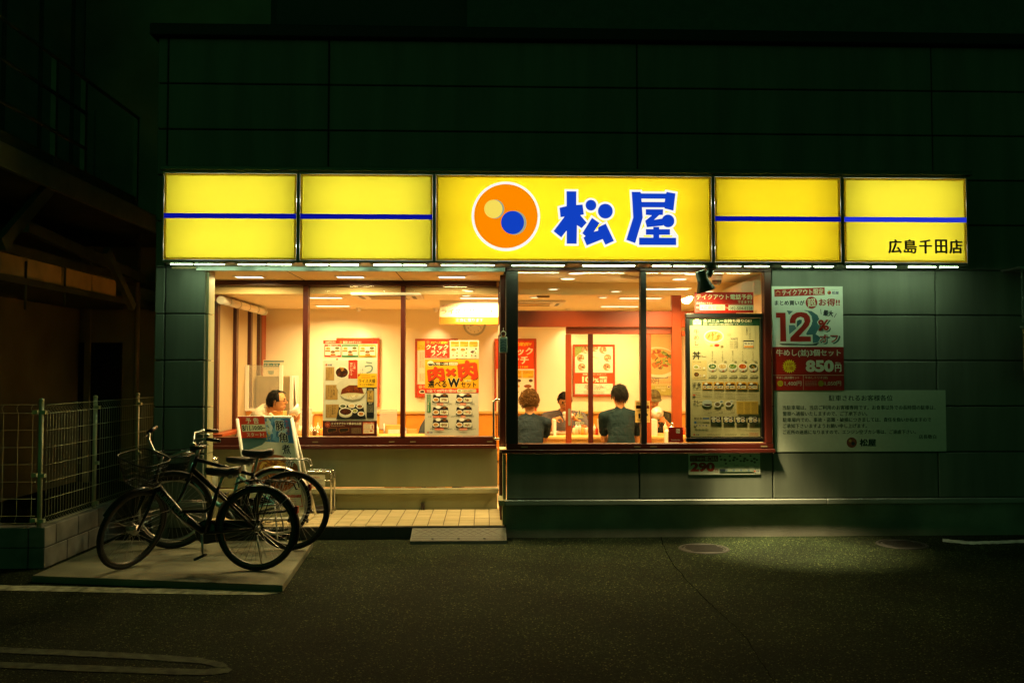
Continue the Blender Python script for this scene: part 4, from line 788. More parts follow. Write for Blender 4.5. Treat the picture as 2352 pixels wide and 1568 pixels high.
s.poly([(1166, 986), (1190, 1014), (1166, 1042)], '#2c5478'); s.poly([(1050, 996), (1164, 996), (1182, 1014), (1164, 1032), (1050, 1032)], '#dcd4b0'); s.txt('自動', 1062, 1004, 1154, 1026, INK, .012); s.done()
# framed posters on the back wall
yk = 3.47
def wall_frame(zo, r, label, Y=yk, c='#e8dfc8'):
    s = Sheet.flat('framed_poster', label, 'poster', zo, r, Y, c, th=.004)
    w_, h_ = s.ex.x, -s.ey.z; mR = mat('poster_frame_red', (.42, .055, .012), .35)
    for a_ in ((-.03, w_+.03, .0005, .03), (-.03, w_+.03, -h_-.03, -h_-.0005), (-.03, -.0005, -h_, 0), (w_+.0005, w_+.03, -h_, 0)): B('frame_bar', s.o, a_[0], a_[1], -.012, .01, a_[2], a_[3], mR, bev=.006)
    return s
s = wall_frame(Z3, (500, 195, 1012, 1040), 'red-framed poster on the back wall behind the eel bowl poster'); s.lines(520, 230, 990, 1000, 14, '#b89a68'); s.done()
s = wall_frame(Z4, (215, 198, 700, 880), 'red-framed seasonal poster on the back wall behind the double-meat poster')
s.rect(215, 198, 330, 315, '#eec838'); s.txt('ライス\nサービス', 230, 252, 308, 300, INK, .012)
for y in (330, 430, 600): s.rect(240, y, 308, y+110, '#e2d6b4'); s.vtxt('八八〇円', 278, y+8, 296, y+100, '#6a5a3c'); s.lines(246, y+10, 268, y+100, 7, '#8a7a58')
s.rect(215, 742, 700, 880, '#d03c18'); s.el(258, 774, 24, 24, '#e8a070'); s.txt('テイクアウト', 288, 756, 520, 790, CRM, .015); s.plate(280, 835, 40, 24, ['#3a2410', '#6a3c14'], 4); s.done()
Zv = (1950, 1050, 3.92)
s = wall_frame(Zv, (140, 1225, 735, 2560), 'red-framed quick-lunch poster on the back wall beside the bay window post', c='#efe6cc')
s.rect(140, 1225, 735, 1830, '#e0400f'); s.txt('スピード提供!!', 180, 1250, 690, 1305, '#f6d838', .02, 2, 0, .3); s.txt('クイック', 170, 1330, 715, 1450, CRM, .04); s.txt('ランチ', 220, 1470, 648, 1590, CRM, .04); s.txt('11:00〜17:00', 320, 1620, 636, 1652, '#f6d838', .015); s.rect(140, 1668, 735, 2560, '#efe6cc')
for i, x in enumerate((160, 360, 545)):
    s.rect(x, 1690, x+178, 1810, '#ecb42c'); s.lines(x+10, 1700, x+160, 1745, 2, '#7a5418'); s.txt(('440円', '530円', '590円')[i], x+88, 1778, x+172, 1808, '#5a4010', .01); s.plate(x+134, 1850, 32, 24, ['#5a3818', '#8a5c2c'], 4, i, '#2a1a10'); s.plate(x+86, 1938, 86, 40, ['#8a4a1c', '#a05a24'] if i == 2 else ['#c8964a', '#a86c2c', '#e0bc70'], 8, i); s.plate(x+90, 2030, 60, 34, ['#9aa850', '#c8b860'], 4, i); s.plate(x+90, 2120, 46, 30, ['#3c4438', '#707860'], 4, i)
s.done()
s = wall_frame(Z6b, (1045, -50, 1572, 618), 'red-framed sanitiser pump poster on the back wall beyond the inner door', c='#f0e8d4')
s.poly([(1045, -50), (1228, -50), (1190, 10), (1120, 40), (1045, 100)], '#8a9c4c'); s.lines(1330, -40, 1550, -28, 1, '#8a8470')
for x, y in ((1185, -5), (1318, -30), (1435, -4), (1124, 108), (1500, 108), (1138, 234), (1488, 234)): s.el(x, y, 51, 50, '#3a3024', 30); s.el(x, y, 48, 47, '#c09060', 30); s.blobs(x, y, 44, 44, ['#d8a878', '#9c6a40', '#e8c8a0', '#6c5038', '#b88454'], 9, .42, int(x)); s.rect(x+2, y+22, x+42, y+36, '#e8e0c8')
for P in ([(1335, 280), (1335, 225), (1362, 195), (1362, 172), (1404, 172), (1404, 195), (1432, 225), (1432, 280)],): s.poly(P, '#c8bca0'); s.poly(offset_poly(P, -3), '#f0e8d4')
s.poly([(1372, 172), (1372, 140), (1300, 100), (1305, 85), (1392, 118), (1396, 172)], '#c8bca0'); s.poly([(1376, 168), (1376, 137), (1312, 101), (1388, 122), (1392, 168)], '#f0e8d4')
s.rect(1045, 314, 1572, 464, '#e0460f'); s.txt('除菌アルコールポンプ', 1155, 324, 1480, 350, CRM, .018); s.txt('100', 1144, 364, 1312, 450, CRM, .06); s.txt('%', 1314, 392, 1378, 450, CRM, .03); s.rrect(1386, 366, 1490, 396, 6, CRM); s.txt('全1293店舗', 1394, 372, 1482, 391, '#e0460f', .01); s.txt('設置', 1388, 402, 1490, 450, CRM, .03)
s.txt('松屋フーズグループは、\n全店舗徹底した衛生管理に\n取り組んでいます。', 1170, 482, 1456, 556, '#3a342c', .008); s.el(1504, 515, 36, 38, '#e0b890', 30); s.el(1504, 515, 33, 35, '#f0e8d4', 30); s.lines(1170, 568, 1452, 600, 3, '#8a8470'); s.rect(1045, 610, 1572, 618, '#38506c'); s.done()
s = Sheet.flat('wall_poster', 'big rice bowl photo poster on the back wall behind the capped diner', 'poster', Z7, (560, -230, 1135, 630), yk, '#dcb478', th=.004)
s.rect(560, 490, 1135, 630, '#a8a04c'); s.el(800, 180, 290, 225, '#e8dcc0', 40); s.el(810, 160, 260, 185, '#e0a868', 40); s.blobs(820, 130, 240, 180, ['#c86a24', '#9c3c14', '#5a6a2c', '#e0a850', '#3c4a20', '#d8843c', '#8aa04c', '#b05a20'], 60, .2, 4); s.poly([(700, 370), (900, 385), (960, 360), (940, 395), (720, 400)], '#8a8478'); s.txt('830円', 660, 395, 820, 470, '#3a3020', .01); s.lines(830, 430, 990, 465, 2, '#8a7448'); s.txt('700', 846, 545, 908, 575, '#e8e0c0', .01); s.lines(770, 500, 920, 535, 2, '#e0d8b0'); s.plate(955, 512, 22, 18, ['#6a3c1c', '#a86c34'], 3); s.done()
# hanging rice-refill sign
s = Sheet.flat('hanging_sign', 'white and orange rice refill sign hung from the dining room ceiling', 'sign', Z5, (115, 1178, 640, 1365), 1.75, '#f2e8d0', th=.004)
s.rect(115, 1308, 640, 1365, '#d8741c'); s.txt('店内でお召しあがりのお客様', 130, 1212, 480, 1230, '#c0602c', .008); s.txt('ライスお替り無料', 128, 1244, 560, 1286, '#d05a18', .02); s.txt('定食に限ります', 240, 1318, 456, 1348, CRM, .012); s.done()
for x in (.05, .75): MB().tube([(x, -.001, 0), (x, -.001, .22)], .0015, A_WHITE, 4).build('hanger', s.o)
s = Sheet.flat('hanging_card', 'small plain grey card hung from the vestibule header', 'sign', Zv, (772, 338, 975, 548), 1.3, '#6a5c28', th=.004); s.done()
# clock on the back wall
cx_, cz_ = onY(1090, 745, 3.47).x, onY(1090, 745, 3.47).z; ck_ = thing('wall_clock', 'round white wall clock on the back wall', 'clock', (cx_, 3.49, cz_))
MB().lathe([(0, .03), (.135, .03), (.15, .036), (.155, .02), (.155, 0)], A_WHITE, 32, ax=(0, -1, 0)).build('body', ck_)
MB().lathe([(.128, .0305), (.134, .0385), (.15, .0385), (.157, .024)], A_GALV, 32, ax=(0, -1, 0)).build('rim', ck_)
a = Art(Z5, ck_, (300, 1200, 500, 1460), 3.45, None); a.org = (0, -.032, 0)
def ckpt(x, y, k=0): return Vector((x, -.0003*k-.0005, y))
mb = MB()
for h in range(12):
    v, f = glyphs(str(h or 12), .01, 2); an = R(90-30*h); cx, cz = .1*math.cos(an), .1*math.sin(an); wd = .011 if h and h < 10 else .02
    mb.add([(cx+(u-.5)*wd, -.0325, cz+(q_-.5)*.02) for u, q_ in v], f, paper('#3a342c'))
for an, l, w_ in ((R(90-250), .065, .006), (R(90-110), .095, .004)):
    d = Vector((math.cos(an), 0, math.sin(an))); nn = Vector((-d.z, 0, d.x))*w_/2; mb.add([-nn+Vector((0, -.033, 0)), nn+Vector((0, -.033, 0)), d*l+nn+Vector((0, -.033, 0)), d*l-nn+Vector((0, -.033, 0))], [(0, 1, 2, 3)], paper('#3a342c'))
mb.build('hands_and_numerals', ck_)

# ================================================================== A-frame sign on the porch
Za = (800, 1400, 3.136)
tl, tr = onY(548, 962, .30), onY(668, 960.5, .34); bl = onZ(583, 1192, FZ+.03); br = onZ(711, 1190, FZ+.03); bl.y, br.y = .02, .06
bl = onY(580, 1190, .08); br = onY(706, 1190, .12)
ex, ey = tr-tl, bl-tl
s = Sheet('a_frame_sign', 'white-framed folding sign with simmered pork bowl poster on the porch', 'sign', (455, 880, 1110, 1960), tl, ex, ey, '#7c9aa8', th=.006)
def av(x, y): return s.pt(x, y, 0)-s.n*.0004
mW = mat('aframe_white', (.78, .76, .68), .4, var=.05)
for nm, a_, b_ in (('top_bar', (440, 862), (1122, 862)), ('frame_bar', (440, 1975), (1122, 1975)), ('frame_bar', (440, 880), (440, 1960)), ('frame_bar', (1122, 880), (1122, 1960))):
    MB().tube([av(*a_)+s.n*(-.016 if nm == 'top_bar' else .004), av(*b_)+s.n*(-.016 if nm == 'top_bar' else .004)], .016, mW, 8).build(nm, s.o)
bk = Vector((0, .42, 0))
for xx in (440, 1122): MB().tube([av(xx, 870)+s.n*-.01, Vector((av(xx, 1975).x, av(xx, 1975).y+.42, av(xx, 1975).z-.03))], .014, mW, 8).build('rear_leg', s.o); MB().tube([av(xx, 1975), av(xx, 1975)-Vector((0, 0, .04))], .012, A_DARKF, 8).build('foot', s.o)
s.rect(455, 880, 1110, 1300, '#3f78b0'); s.blobs(800, 1000, 320, 160, ['#8cc0e0', '#c8dce4', '#4a84b8', '#78acd0', '#e4eef0', '#5590c0'], 26, .3, 3); s.poly([(500, 1180), (700, 1130), (1110, 1160), (1110, 1960), (455, 1960), (455, 1250)], '#f0e2bc'); s.el(820, 1330, 330, 190, '#f6ecd0', 40); s.poly([(455, 1100), (700, 1090), (780, 1110), (700, 1170), (470, 1240)], '#5c7c78')
s.el(820, 1480, 300, 200, '#a8561c', 40); s.blobs(820, 1450, 270, 180, ['#b8661c', '#e09030', '#8a4412', '#cc7822', '#f4bc58', '#94501a', '#eaa43c'], 70, .16, 5); s.blobs(850, 1560, 240, 90, ['#5c2c0c', '#8c4c14', '#3c1c08'], 24, .2, 8)
s.rect(455, 1700, 1110, 1960, '#d8cf9c'); s.rect(860, 1720, 1090, 1850, '#c8502c'); s.rect(870, 1750, 1080, 1842, '#ecdcb0'); s.lines(880, 1758, 1020, 1836, 4, '#b0481c'); s.lines(480, 1740, 820, 1840, 4, '#8a7a4c')
s.rect(446, 852, 778, 1092, '#dd3a14'); s.txt('予 告', 540, 868, 704, 934, CRM, .035); s.rect(480, 942, 776, 1022, CRM); s.txt('8/11', 486, 950, 582, 1014, INK, .03); s.txt('(火)', 586, 990, 614, 1014, INK, .0); s.txt('10:00~', 616, 956, 770, 1006, INK, .03); s.txt('スタート!', 528, 1034, 744, 1080, CRM, .025)
s.vtxt('がっつり食べて', 792, 905, 826, 1120, '#e8d428', .02); s.vtxt('ある。', 762, 1060, 786, 1150, '#e8d428', .02)
for i, ch in enumerate('豚角煮丼'): s.txt(ch, 896+i*18, 898+i*132, 1022+i*16, 1022+i*132, '#f4eedc', .07, 3); s.txt(ch, 904+i*18, 906+i*132, 1014+i*16, 1014+i*132, INK, .025, 3)
s.vtxt('牛と味玉の', 1030, 900, 1076, 1070, '#c83420', .02); s.done()

# ================================================================== umbrella stand, bin, ramp, hanging insect plate
p = onY(731, 1120, .86); t = thing('umbrella_stand', 'chrome tube umbrella stand with a hanging paper notice on the porch', 'umbrella stand', (p.x, .86, FZ))
for y in (-.1, .1):
    MB().tube([(-.155, y, 0), (-.155, y, .40), (-.145, y, .425), (-.12, y, .437), (.12, y, .437), (.145, y, .425), (.155, y, .40), (.155, y, 0)], .011, A_STEEL, 10).build('frame', t)
for x in (-.155, .155): MB().tube([(x, -.1, .36), (x, .1, .36)], .008, A_STEEL, 8).build('side_bar', t)
MB().tube([(-.15, -.105, .345), (.15, -.105, .345)], .008, A_STEEL, 8).build('front_bar', t)
for x in (-.06, .03): MB().tube([(x, -.105, .36), (x, -.115, .34), (x, -.112, .325)], .003, A_STEEL, 5).build('hook', t)
MB().box(-.15, .15, -.1, .1, .02, .05, A_DARKF, bev=.006).build('drip_tray', t)
Zu = (1100, 1750, 2.352); x0, x1, z0, z1 = zrect(Zu, (287, 350, 472, 460), .74)
s = Sheet.flat('paper_notice', 'small white paper notice hanging on the umbrella stand', 'notice', Zu, (287, 350, 472, 460), .735, '#d8d2bc', th=.002)
s.txt('お客様各位', 342, 366, 420, 382, '#b8502c', .01); s.txt('傘の盗難に関して当店では\n一切責任を負いかねます。\nご注意ください。', 320, 392, 452, 438, '#3a382c', .003, 1); s.txt('店長敬白', 412, 442, 454, 452, '#3a382c', 0, 1); s.done()
bpos = onY(478, 1052, .55)
t = thing('waste_bin', 'dark cylindrical bin with chrome rim beside the porch pillar', 'bin', (bpos.x-.02, .55, FZ)); hb = bpos.z-FZ
MB().lathe([(0, 0), (.115, 0), (.12, .01), (.12, hb-.01), (.112, hb-.01), (.112, .03), (0, .03)], A_DARKST, 28).build('body', t); MB().tube([(.118*math.cos(a), .118*math.sin(a), hb) for a in np.linspace(0, 2*PI, 29)[:-1]], .012, A_STEEL, 8, closed=True).build('rim', t)
a0, a1 = onZ(945, 1242, 0).x, onZ(1163, 1242, 0).x; t = thing('step_ramp', 'grey rubber step ramp with diamond tread at the porch edge', 'ramp', (a0, -.02, 0)); W_ = a1-a0
mRb = mat('ramp_rubber', (.055, .068, .052), .5, var=.12, vs_=30, bump=.3, bs=200); mRd = mat('ramp_groove', (.015, .017, .014), .8)
mb = MB(); V = [(0, -.26, 0), (W_, -.26, 0), (W_, 0, 0), (0, 0, 0), (0, -.25, .03), (W_, -.25, .03), (W_, 0, .105), (0, 0, .105)]; mb.add(V, [(0, 1, 5, 4), (4, 5, 6, 7), (1, 2, 6, 5), (3, 0, 4, 7), (2, 3, 7, 6)], mRb); mb.build('body', t)
mb = MB()
def rp(x, v): return Vector((x, -.25+.25*v, .03+.075*v+.0015))
def rline(x0, v0, x1, v1, w_=.004):
    a_, b_ = rp(x0, v0), rp(x1, v1); d = (b_-a_).normalized(); n_ = d.cross(Vector((0, -.287, .958))).normalized()*w_/2; mb.add([a_-n_, a_+n_, b_+n_, b_-n_], [(0, 1, 2, 3)], mRd)
k = 0
for i in range(-3, 14):
    x = i*.085
    for sgn in (1, -1):
        xa, xb = (x, x+.17) if sgn == 1 else (x+.17, x); va, vb = .42, .98
        if 0 <= min(xa, xb) and max(xa, xb) <= W_: rline(xa, va, xb, vb)
for v in (.08, .2, .34): rline(.01, v, W_-.01, v, .006)
mb.build('tread_grooves', t)
mb = MB()
for fx in (.23, .5, .77): mb.lathe([(0, .004), (.012, .004), (.012, 0)], mRd, 12, rp(W_*fx, .14))
mb.build('bolt_holes', t)
c = onY(1156, 790, -.06); t = thing('insect_repellent_plate', 'white hanging plate with blue chevron slots by the bay window post', 'repellent plate', (c.x, -.06, c.z))
mP = mat('repellent_white', (.55, .58, .5), .5); mQ = mat('repellent_blue', (.05, .10, .16), .6)
MB().box(-.04, .04, -.008, .008, -.085, .07, mP, bev=.006).build('case', t)
for i in range(8):
    z = .045-i*.015; MB().add([(-.03, -.0095, z), (0, -.0095, z-.008), (.03, -.0095, z), (.03, -.0095, z-.007), (0, -.0095, z-.015), (-.03, -.0095, z-.007)], [(0, 5, 4, 1), (1, 4, 3, 2)], mQ).build('slot', t)
MB().tube([(.025*math.cos(a), 0, .1+.025*math.sin(a)) for a in np.linspace(0, 2*PI, 19)[:-1]], .004, mP, 6, closed=True).build('ring', t); MB().box(-.012, .012, -.006, .006, .068, .082, mat('orange_clip', (.6, .2, .02), .5)).build('clip', t)
MB().tube([(0, 0, .125), (0, .03, .16)], .002, A_GALV, 5).build('hook', t)

# ================================================================== outdoor spotlight and dome camera
m_ = onY(1632, 612, -.36); t = thing('spotlight', 'dark grey adjustable spotlight hanging under the sign aimed at the menu', 'spotlight', m_)
mS = mat('spot_grey', (.075, .095, .08), .45, .2)
MB().lathe([(0, .03), (.055, .03), (.06, .02), (.06, -.02), (.05, -.03), (0, -.03)], mS, 22).build('mount', t)
h0 = onY(1608, 622, -.41)-m_; h2 = onY(1622, 668, -.39)-m_
MB().tube([(0, 0, -.03), (-.01, 0, -.07), (-.02, -.01, -.1)], [.035, .03, .02], mS, 12).build('arm', t)
ax = (h2-h0).normalized(); L = (h2-h0).length
MB().lathe([(0, 0), (.045, .002), (.05, .01), (.052, L*.42), (.056, L*.44), (.054, L*.5), (.09, L*.97), (.088, L), (.08, L*.985), (.03, L*.6), (0, L*.6)], mS, 24, h0, ax).build('head', t)
MB().lathe([(0, L*.8), (.055, L*.8)], emit('spot_lens', (1., .9, .62), 4.), 20, h0, ax).build('lamp', t)
for nm, en, size, bl_, soft, aim in (('lamp_light', 95, 132, .8, .06, (-.1, .72, -1)), ('lamp_light', 1500, 48, 1., .10, (.30, -.06, -1))):   # reflector lamp: spill and hot core
    ld = bpy.data.lights.new(nm, 'SPOT'); ld.energy = en; ld.color = (1., .77, .36); ld.spot_size = R(size); ld.spot_blend = bl_; ld.shadow_soft_size = soft
    lo = link(nm, ld, t); lo.location = h0+ax*(L*1.0); lo.rotation_euler = Vector(aim).to_track_quat('-Z', 'Y').to_euler()
m_ = onY(1652, 622, .15); t = thing('dome_camera', 'small ceiling dome camera in the vestibule behind the spotlight', 'camera', (m_.x, .25, 2.598))
MB().lathe([(.06, 0), (.06, -.05), (.05, -.06)], A_WHITE, 20).build('base', t); MB().lathe([(.05, -.06), (.045, -.085), (.028, -.105), (0, -.112)], mat('smoked_dome', (.08, .06, .04), .1, coat=.5), 20).build('dome', t)
# vestibule air curtain unit and notices on its right wall
p = onY(1668, 672, .75); t = thing('air_curtain', 'white air curtain unit on the vestibule right wall', 'air conditioner', (2.80, .62, p.z))
MB().tube([(-.12, y, 0) for y in (-.36, .36)], .075, A_WHITE, 16).build('body', t); MB().box(-.08, 0, -.4, .4, -.07, .08, A_WHITE, bev=.01).build('mount', t)
for i, (y0, y1, z0, z1, c, lab) in enumerate(((.75, 1.0, 2.02, 2.24, '#e0701c', 'orange notice on the vestibule right wall'), (.35, .6, 1.95, 2.25, '#cfc088', 'cream notice on the vestibule right wall'))):
    t = thing('wall_notice', lab, 'notice', (2.797, y0, z0)); MB().box(-.004, 0, 0, y1-y0, 0, z1-z0, paper('#e6dcb4')).build('sheet', t); MB().box(-.0055, -.0045, .01, y1-y0-.01, (z1-z0)*.7, z1-z0-.01, paper(c)).build('artwork', t)
# ================================================================== block wall and mesh fence
FX = -3.66; WZ = .335; y_near = -1.2
bw = thing('block_wall', 'low concrete block wall under the mesh fence beside the bicycle slab', 'wall', (0, 0, 0))
B('core', bw, FX-.065, FX+.055, y_near+.02, 3.2, -.02, WZ-.004, A_GAP); B('core', bw, -7.5, FX-.07, y_near+.02, y_near+.12, -.02, WZ-.004, A_GAP)
for r in range(2):
    z0, z1 = (0, .165) if r == 0 else (.172, WZ)
    y = y_near - (.2 if r else 0)
    while y < 3.2:
        a_, b_ = max(y, y_near+.0), min(y+.393, 3.2)
        if b_-a_ > .03: B('block', bw, FX-.07, FX+.06, a_+.003, b_-.003, z0, z1, A_BLOCK, bev=.005)
        y += .4
    x = FX-.072
    while x > -7.4: B('block', bw, x-.393, x-.003, y_near, y_near+.125, z0, z1, A_BLOCK, bev=.005); x -= .4
A_FEN = mat('fence_coating', (.44, .48, .32), .4, .2, var=.08)
def fence(name, label, posts, P0, d, length, nw, ph=.05):
    t = thing(name, label, 'fence', P0); d = Vector(d); sd = Vector((d.y, -d.x, 0)); zt = 1.0
    for u in posts: MB().tube([d*u+sd*0+Vector((0, 0, -.05)), d*u+Vector((0, 0, zt+.035))], .019, A_FEN, 14).lathe([(.020, zt+.03), (.022, zt+.04), (.016, zt+.052), (0, zt+.056)], A_FEN, 14, d*u).build('post', t)
    cuts = ([0] if posts[0] > .1 else []) + [u for u in posts] + ([length] if posts[-1] < length-.1 else [])
    for a_, b_ in zip(cuts[:-1], cuts[1:]):
        mb = MB(); u = a_+.03; f = sd*.035
        while u < b_-.02:
            b0 = d*u; mb.tube([b0+f+sd*.0+Vector((0, 0, .02)), b0+f-sd*.03+Vector((0, 0, .045)), b0+f+Vector((0, 0, .08)), b0+f+Vector((0, 0, zt-.07)), b0+f-sd*.03+Vector((0, 0, zt-.03)), b0+f+Vector((0, 0, zt))], .0017, A_FEN, 4, caps=False); u += ph
        for z in [.02, .08, zt-.07, zt] + [.08+(zt-.15)*k/6 for k in range(1, 6)]: mb.tube([d*a_+f+sd*.003+Vector((0, 0, z)), d*b_+f+sd*.003+Vector((0, 0, z))], .0024, A_FEN, 5)
        mb.build('mesh_panel', t)
        for z in (zt-.06, zt*.42, .05): MB().box(-.02, .02, -.02, .02, -.015, .015, A_FEN).build('clip', t).location = d*a_+f*.6+Vector((0, 0, z))
fence('mesh_fence', 'green wire mesh fence on the block wall along the bicycle slab', [0, 1.0, 2.0, 3.0], (FX, y_near+.03, WZ), (0, 1, 0), 4.2, 60)
fence('mesh_fence', 'short wire mesh fence section facing the parking lot', [2.0], (FX-.06, y_near+.04, WZ), (-1, 0, 0), 3.6, 60, .12)

# ================================================================== neighbouring building with steel gallery
nb = thing('neighbour_building', 'dark neighbouring building with overhead steel gallery beyond the fence', 'building', (0, 0, 0))
NY = 4.6
B('wall', nb, -6.0, XL-.05, NY, NY+.4, 0, 9, A_NWALL)
B('wall', nb, -9.5, -6.02, 2.0, NY+.4, 0, 9, A_NWALL)
x0, x1, z0, z1 = zrect((0, 0, 1/1.7415), (181, 787, 280, 960), NY-.01); B('doorway', nb, x0, x1, NY-.03, NY-.004, 0, z1, A_NDARK)
for px in (95, 205): x = onY(px, 800, NY-.05).x; B('pilaster', nb, x-.06, x+.02, NY-.08, NY-.005, 0, 5.5, A_NWALL)
for zz in (1.55, 2.45): x = onY(105, 800, NY).x; B('hinge', nb, x, x+.07, NY-.06, NY-.031, zz, zz+.22, A_NDARK)
x = onY(314, 800, 3.4).x; MB().tube([(x, 3.4, 0), (x, 3.4, 3.5)], .035, mat('drain_pipe', (.20, .17, .11), .5), 10).build('drain_pipe', nb)
# lower beam whose fascia faces the shop
fx = -4.75
pA, pB = onX(0, 600, fx), onX(252, 648, fx); zt_ = onX(0, 578, fx).z; zb_ = onX(0, 628, fx).z
y = pA.y-1.0; i = 0
while y < pB.y+.2: B('fascia_panel', nb, fx-.03, fx, y+.006, min(y+.75, pB.y+.2)-.006, zb_, zt_, A_NBEAM); y += .75; i += 1
B('gallery_beam', nb, fx-.05, fx+.05, pA.y-1, NY, zt_+.002, zt_+.1, A_DARKST); B('gallery_beam', nb, fx-.05, fx+.04, pA.y-1, NY, zb_-.07, zb_-.002, A_DARKST)
B('gallery_floor', nb, -6.0, fx-.06, -2.5, NY, zb_-.03, zb_+.05, A_DARKST)
# upper platform, railing, braces
gx = -4.3; e1 = onX(126, 389, gx); e0 = onX(0, 322, gx)
zz = e1.z
B('platform', nb, -7.0, gx, -1.6, NY, zz-.16, zz-.02, A_DARKST); B('edge_channel', nb, gx, gx+.05, -1.6, NY, zz-.22, zz+.0, A_GALV)
q1 = onX(124, 240, gx).y; q2 = onX(192, 240, gx).y
for yy in (q1-1.3, q1, q2, q2+1.4): B('railing_post', nb, gx-.02, gx+.03, yy-.025, yy+.025, zz, zz+1.12, A_DARKST)
for h in (1.10, .74, .36): MB().tube([(gx+.03, q1-1.6, zz+h), (gx+.03, q2+(1.4 if h > 1 else .0), zz+h)], .02, A_DARKST, 8).build('railing_bar', nb)
B('toe_board', nb, gx-.01, gx+.02, q1-1.6, q2+1.4, zz+.001, zz+.12, A_DARKST)
a_, b_ = onX(0, 561, gx-.05), onX(126, 415, gx-.05); MB().bar(a_, b_, .07, .12, A_DARKST).build('brace', nb)
a_, b_ = onX(243, 575, -4.3), onX(305, 706, -4.3); MB().bar(a_, b_, .06, .10, A_DARKST).build('brace', nb)
a_, b_ = onX(60, 520, fx+.1), onX(330, 642, fx+.1); MB().bar(a_, b_, .06, .12, A_DARKST).build('edge_beam', nb)
for px in (60, 150): p = onX(px, 600, fx+.02); MB().tube([p, p-Vector((0, 0, .5))], .012, A_DARKST, 6).build('hanger_rod', nb)
for y in np.arange(-1.2, NY, .9): B('cladding_rib', nb, -6.02, -5.98, y, y+.04, zz, 9, A_DARKST)
# taller building behind
rbd = thing('rear_building', 'tall dark building rising behind the restaurant roof', 'building', (0, 0, 0))
B('wall', rbd, -6.5, 16, 9.0, 12, 0, 16, A_REAR); x0, x1 = onY(417, 30, 8.6).x, onY(497, 30, 8.6).x
B('pier', rbd, x0, x1, 8.6, 8.998, 4, 16, mat('rear_pier', (.16, .2, .18), .8)); x0 = onY(1073, 30, 8.4).x; B('upper_volume', rbd, x0, 16, 8.4, 8.998, 4.2, 16, mat('rear_volume', (.11, .15, .135), .8))

# ================================================================== chain-hung board at the right edge
p = onY(2347, 617, -.28); t = thing('hanging_board', 'board hung on metal chains from a bracket at the wall end', 'sign', p)
mCh = A_GALV; zb2 = onY(2346, 748, -.28).z-p.z
MB().box(-.03, .5, -.02, .30, 0, .02, mCh).build('bracket', t)
n = 17
for x in (.0, .42):
    for i in range(n):
        z = -.012-(-zb2-.05)*(i+.5)/n; h = (-zb2-.05)/n*.68; fl = i % 2
        mb = MB(); pts = [(x+(0 if fl else .008*math.cos(a)), .008*math.cos(a) if fl else 0, z+h*math.sin(a)) for a in np.linspace(0, 2*PI, 11)[:-1]]; mb.tube(pts, .0028, mCh, 5, closed=True); mb.build('chain_link', t)
MB().box(-.02, .5, -.02, .02, zb2-.02, zb2, mCh).build('rail', t); MB().box(0, .48, -.006, .006, zb2-.5, zb2-.022, mat('board_face', (.4, .25, .06), .6)).build('board', t)

# ================================================================== bicycles (local: +x forward, +z up)
M_TYRE = mat('tyre_rubber', (.012, .012, .012), .75, var=.2, vs_=30)
M_BLACKP = mat('black_paint', (.008, .008, .008), .3, coat=.25, spec=.3)
M_TEAL = mat('teal_paint', (.12, .44, .44), .25, coat=.7)
M_ALU = mat('aluminium', (.5, .5, .48), .3, 1.)
M_ALUD = mat('aluminium_dull', (.07, .07, .065), .4, .9)
M_SADD = mat('saddle_vinyl', (.02, .02, .018), .38)
M_REDL = mat('red_reflector', (.28, .01, .008), .2)
M_PED = mat('pedal_plastic', (.03, .03, .03), .5)
def empty(name, parent, loc=(0, 0, 0), rot=(0, 0, 0)):
    o = bpy.data.objects.new(name, None); col.objects.link(o); o.parent = parent; o.location = loc; o.rotation_euler = rot; o.empty_display_size = .05; return o
def circ(r, n, y=0): return [(r*math.cos(a), y, r*math.sin(a)) for a in np.linspace(0, 2*PI, n+1)[:-1]]
def wheel(par, name, loc, r, rim, ns=32, tw=.018, rot=(0, 0, 0), big=False):
    w_ = empty(name, par, loc, rot)
    MB().tube(circ(r-tw, 44), tw, M_TYRE, 10, closed=True).build('tyre', w_)
    MB().lathe([(r-.052, -.011), (r-.034, -.014), (r-.024, -.012), (r-.024, .012), (r-.034, .014), (r-.052, .011), (r-.052, -.011)], rim, 44, ax=(0, 1, 0)).build('rim', w_)
    hr = .045 if big else .022
    MB().lathe([(0, -.05), (.008, -.05), (.008, -.032), (hr, -.03), (hr*.8, 0), (hr, .03), (.008, .032), (.008, .05), (0, .05)], M_ALU, 18, ax=(0, 1, 0)).build('hub', w_)
    mb = MB()
    for k in range(ns):
        sd = 1 if k % 2 else -1; a = 2*PI*k/ns; b = a+(.5 if (k//2) % 2 else -.5)
        mb.tube([(hr*math.cos(b), .027*sd, hr*math.sin(b)), ((r-.05)*math.cos(a), .004*sd, (r-.05)*math.sin(a))], .0011, M_ALU, 3, caps=False)
    mb.build('spokes', w_); return w_
def fender(par, c, r, a0, a1, m, wd=.024, name='mudguard'):
    mb = MB(); vs, fs = [], []; n = 26; k = 5
    for i in range(n+1):
        a = R(a0+(a1-a0)*i/n)
        for j in range(k):
            t = -1+2*j/(k-1); rr = r-.010*t*t; vs.append((c[0]+rr*math.cos(a), c[1]+wd*t, c[2]+rr*math.sin(a)))
    for i in range(n):
        for j in range(k-1): q = i*k+j; fs.append((q, q+1, q+k+1, q+k))
    mb.add(vs, fs, m, True); return mb.build(name, par)
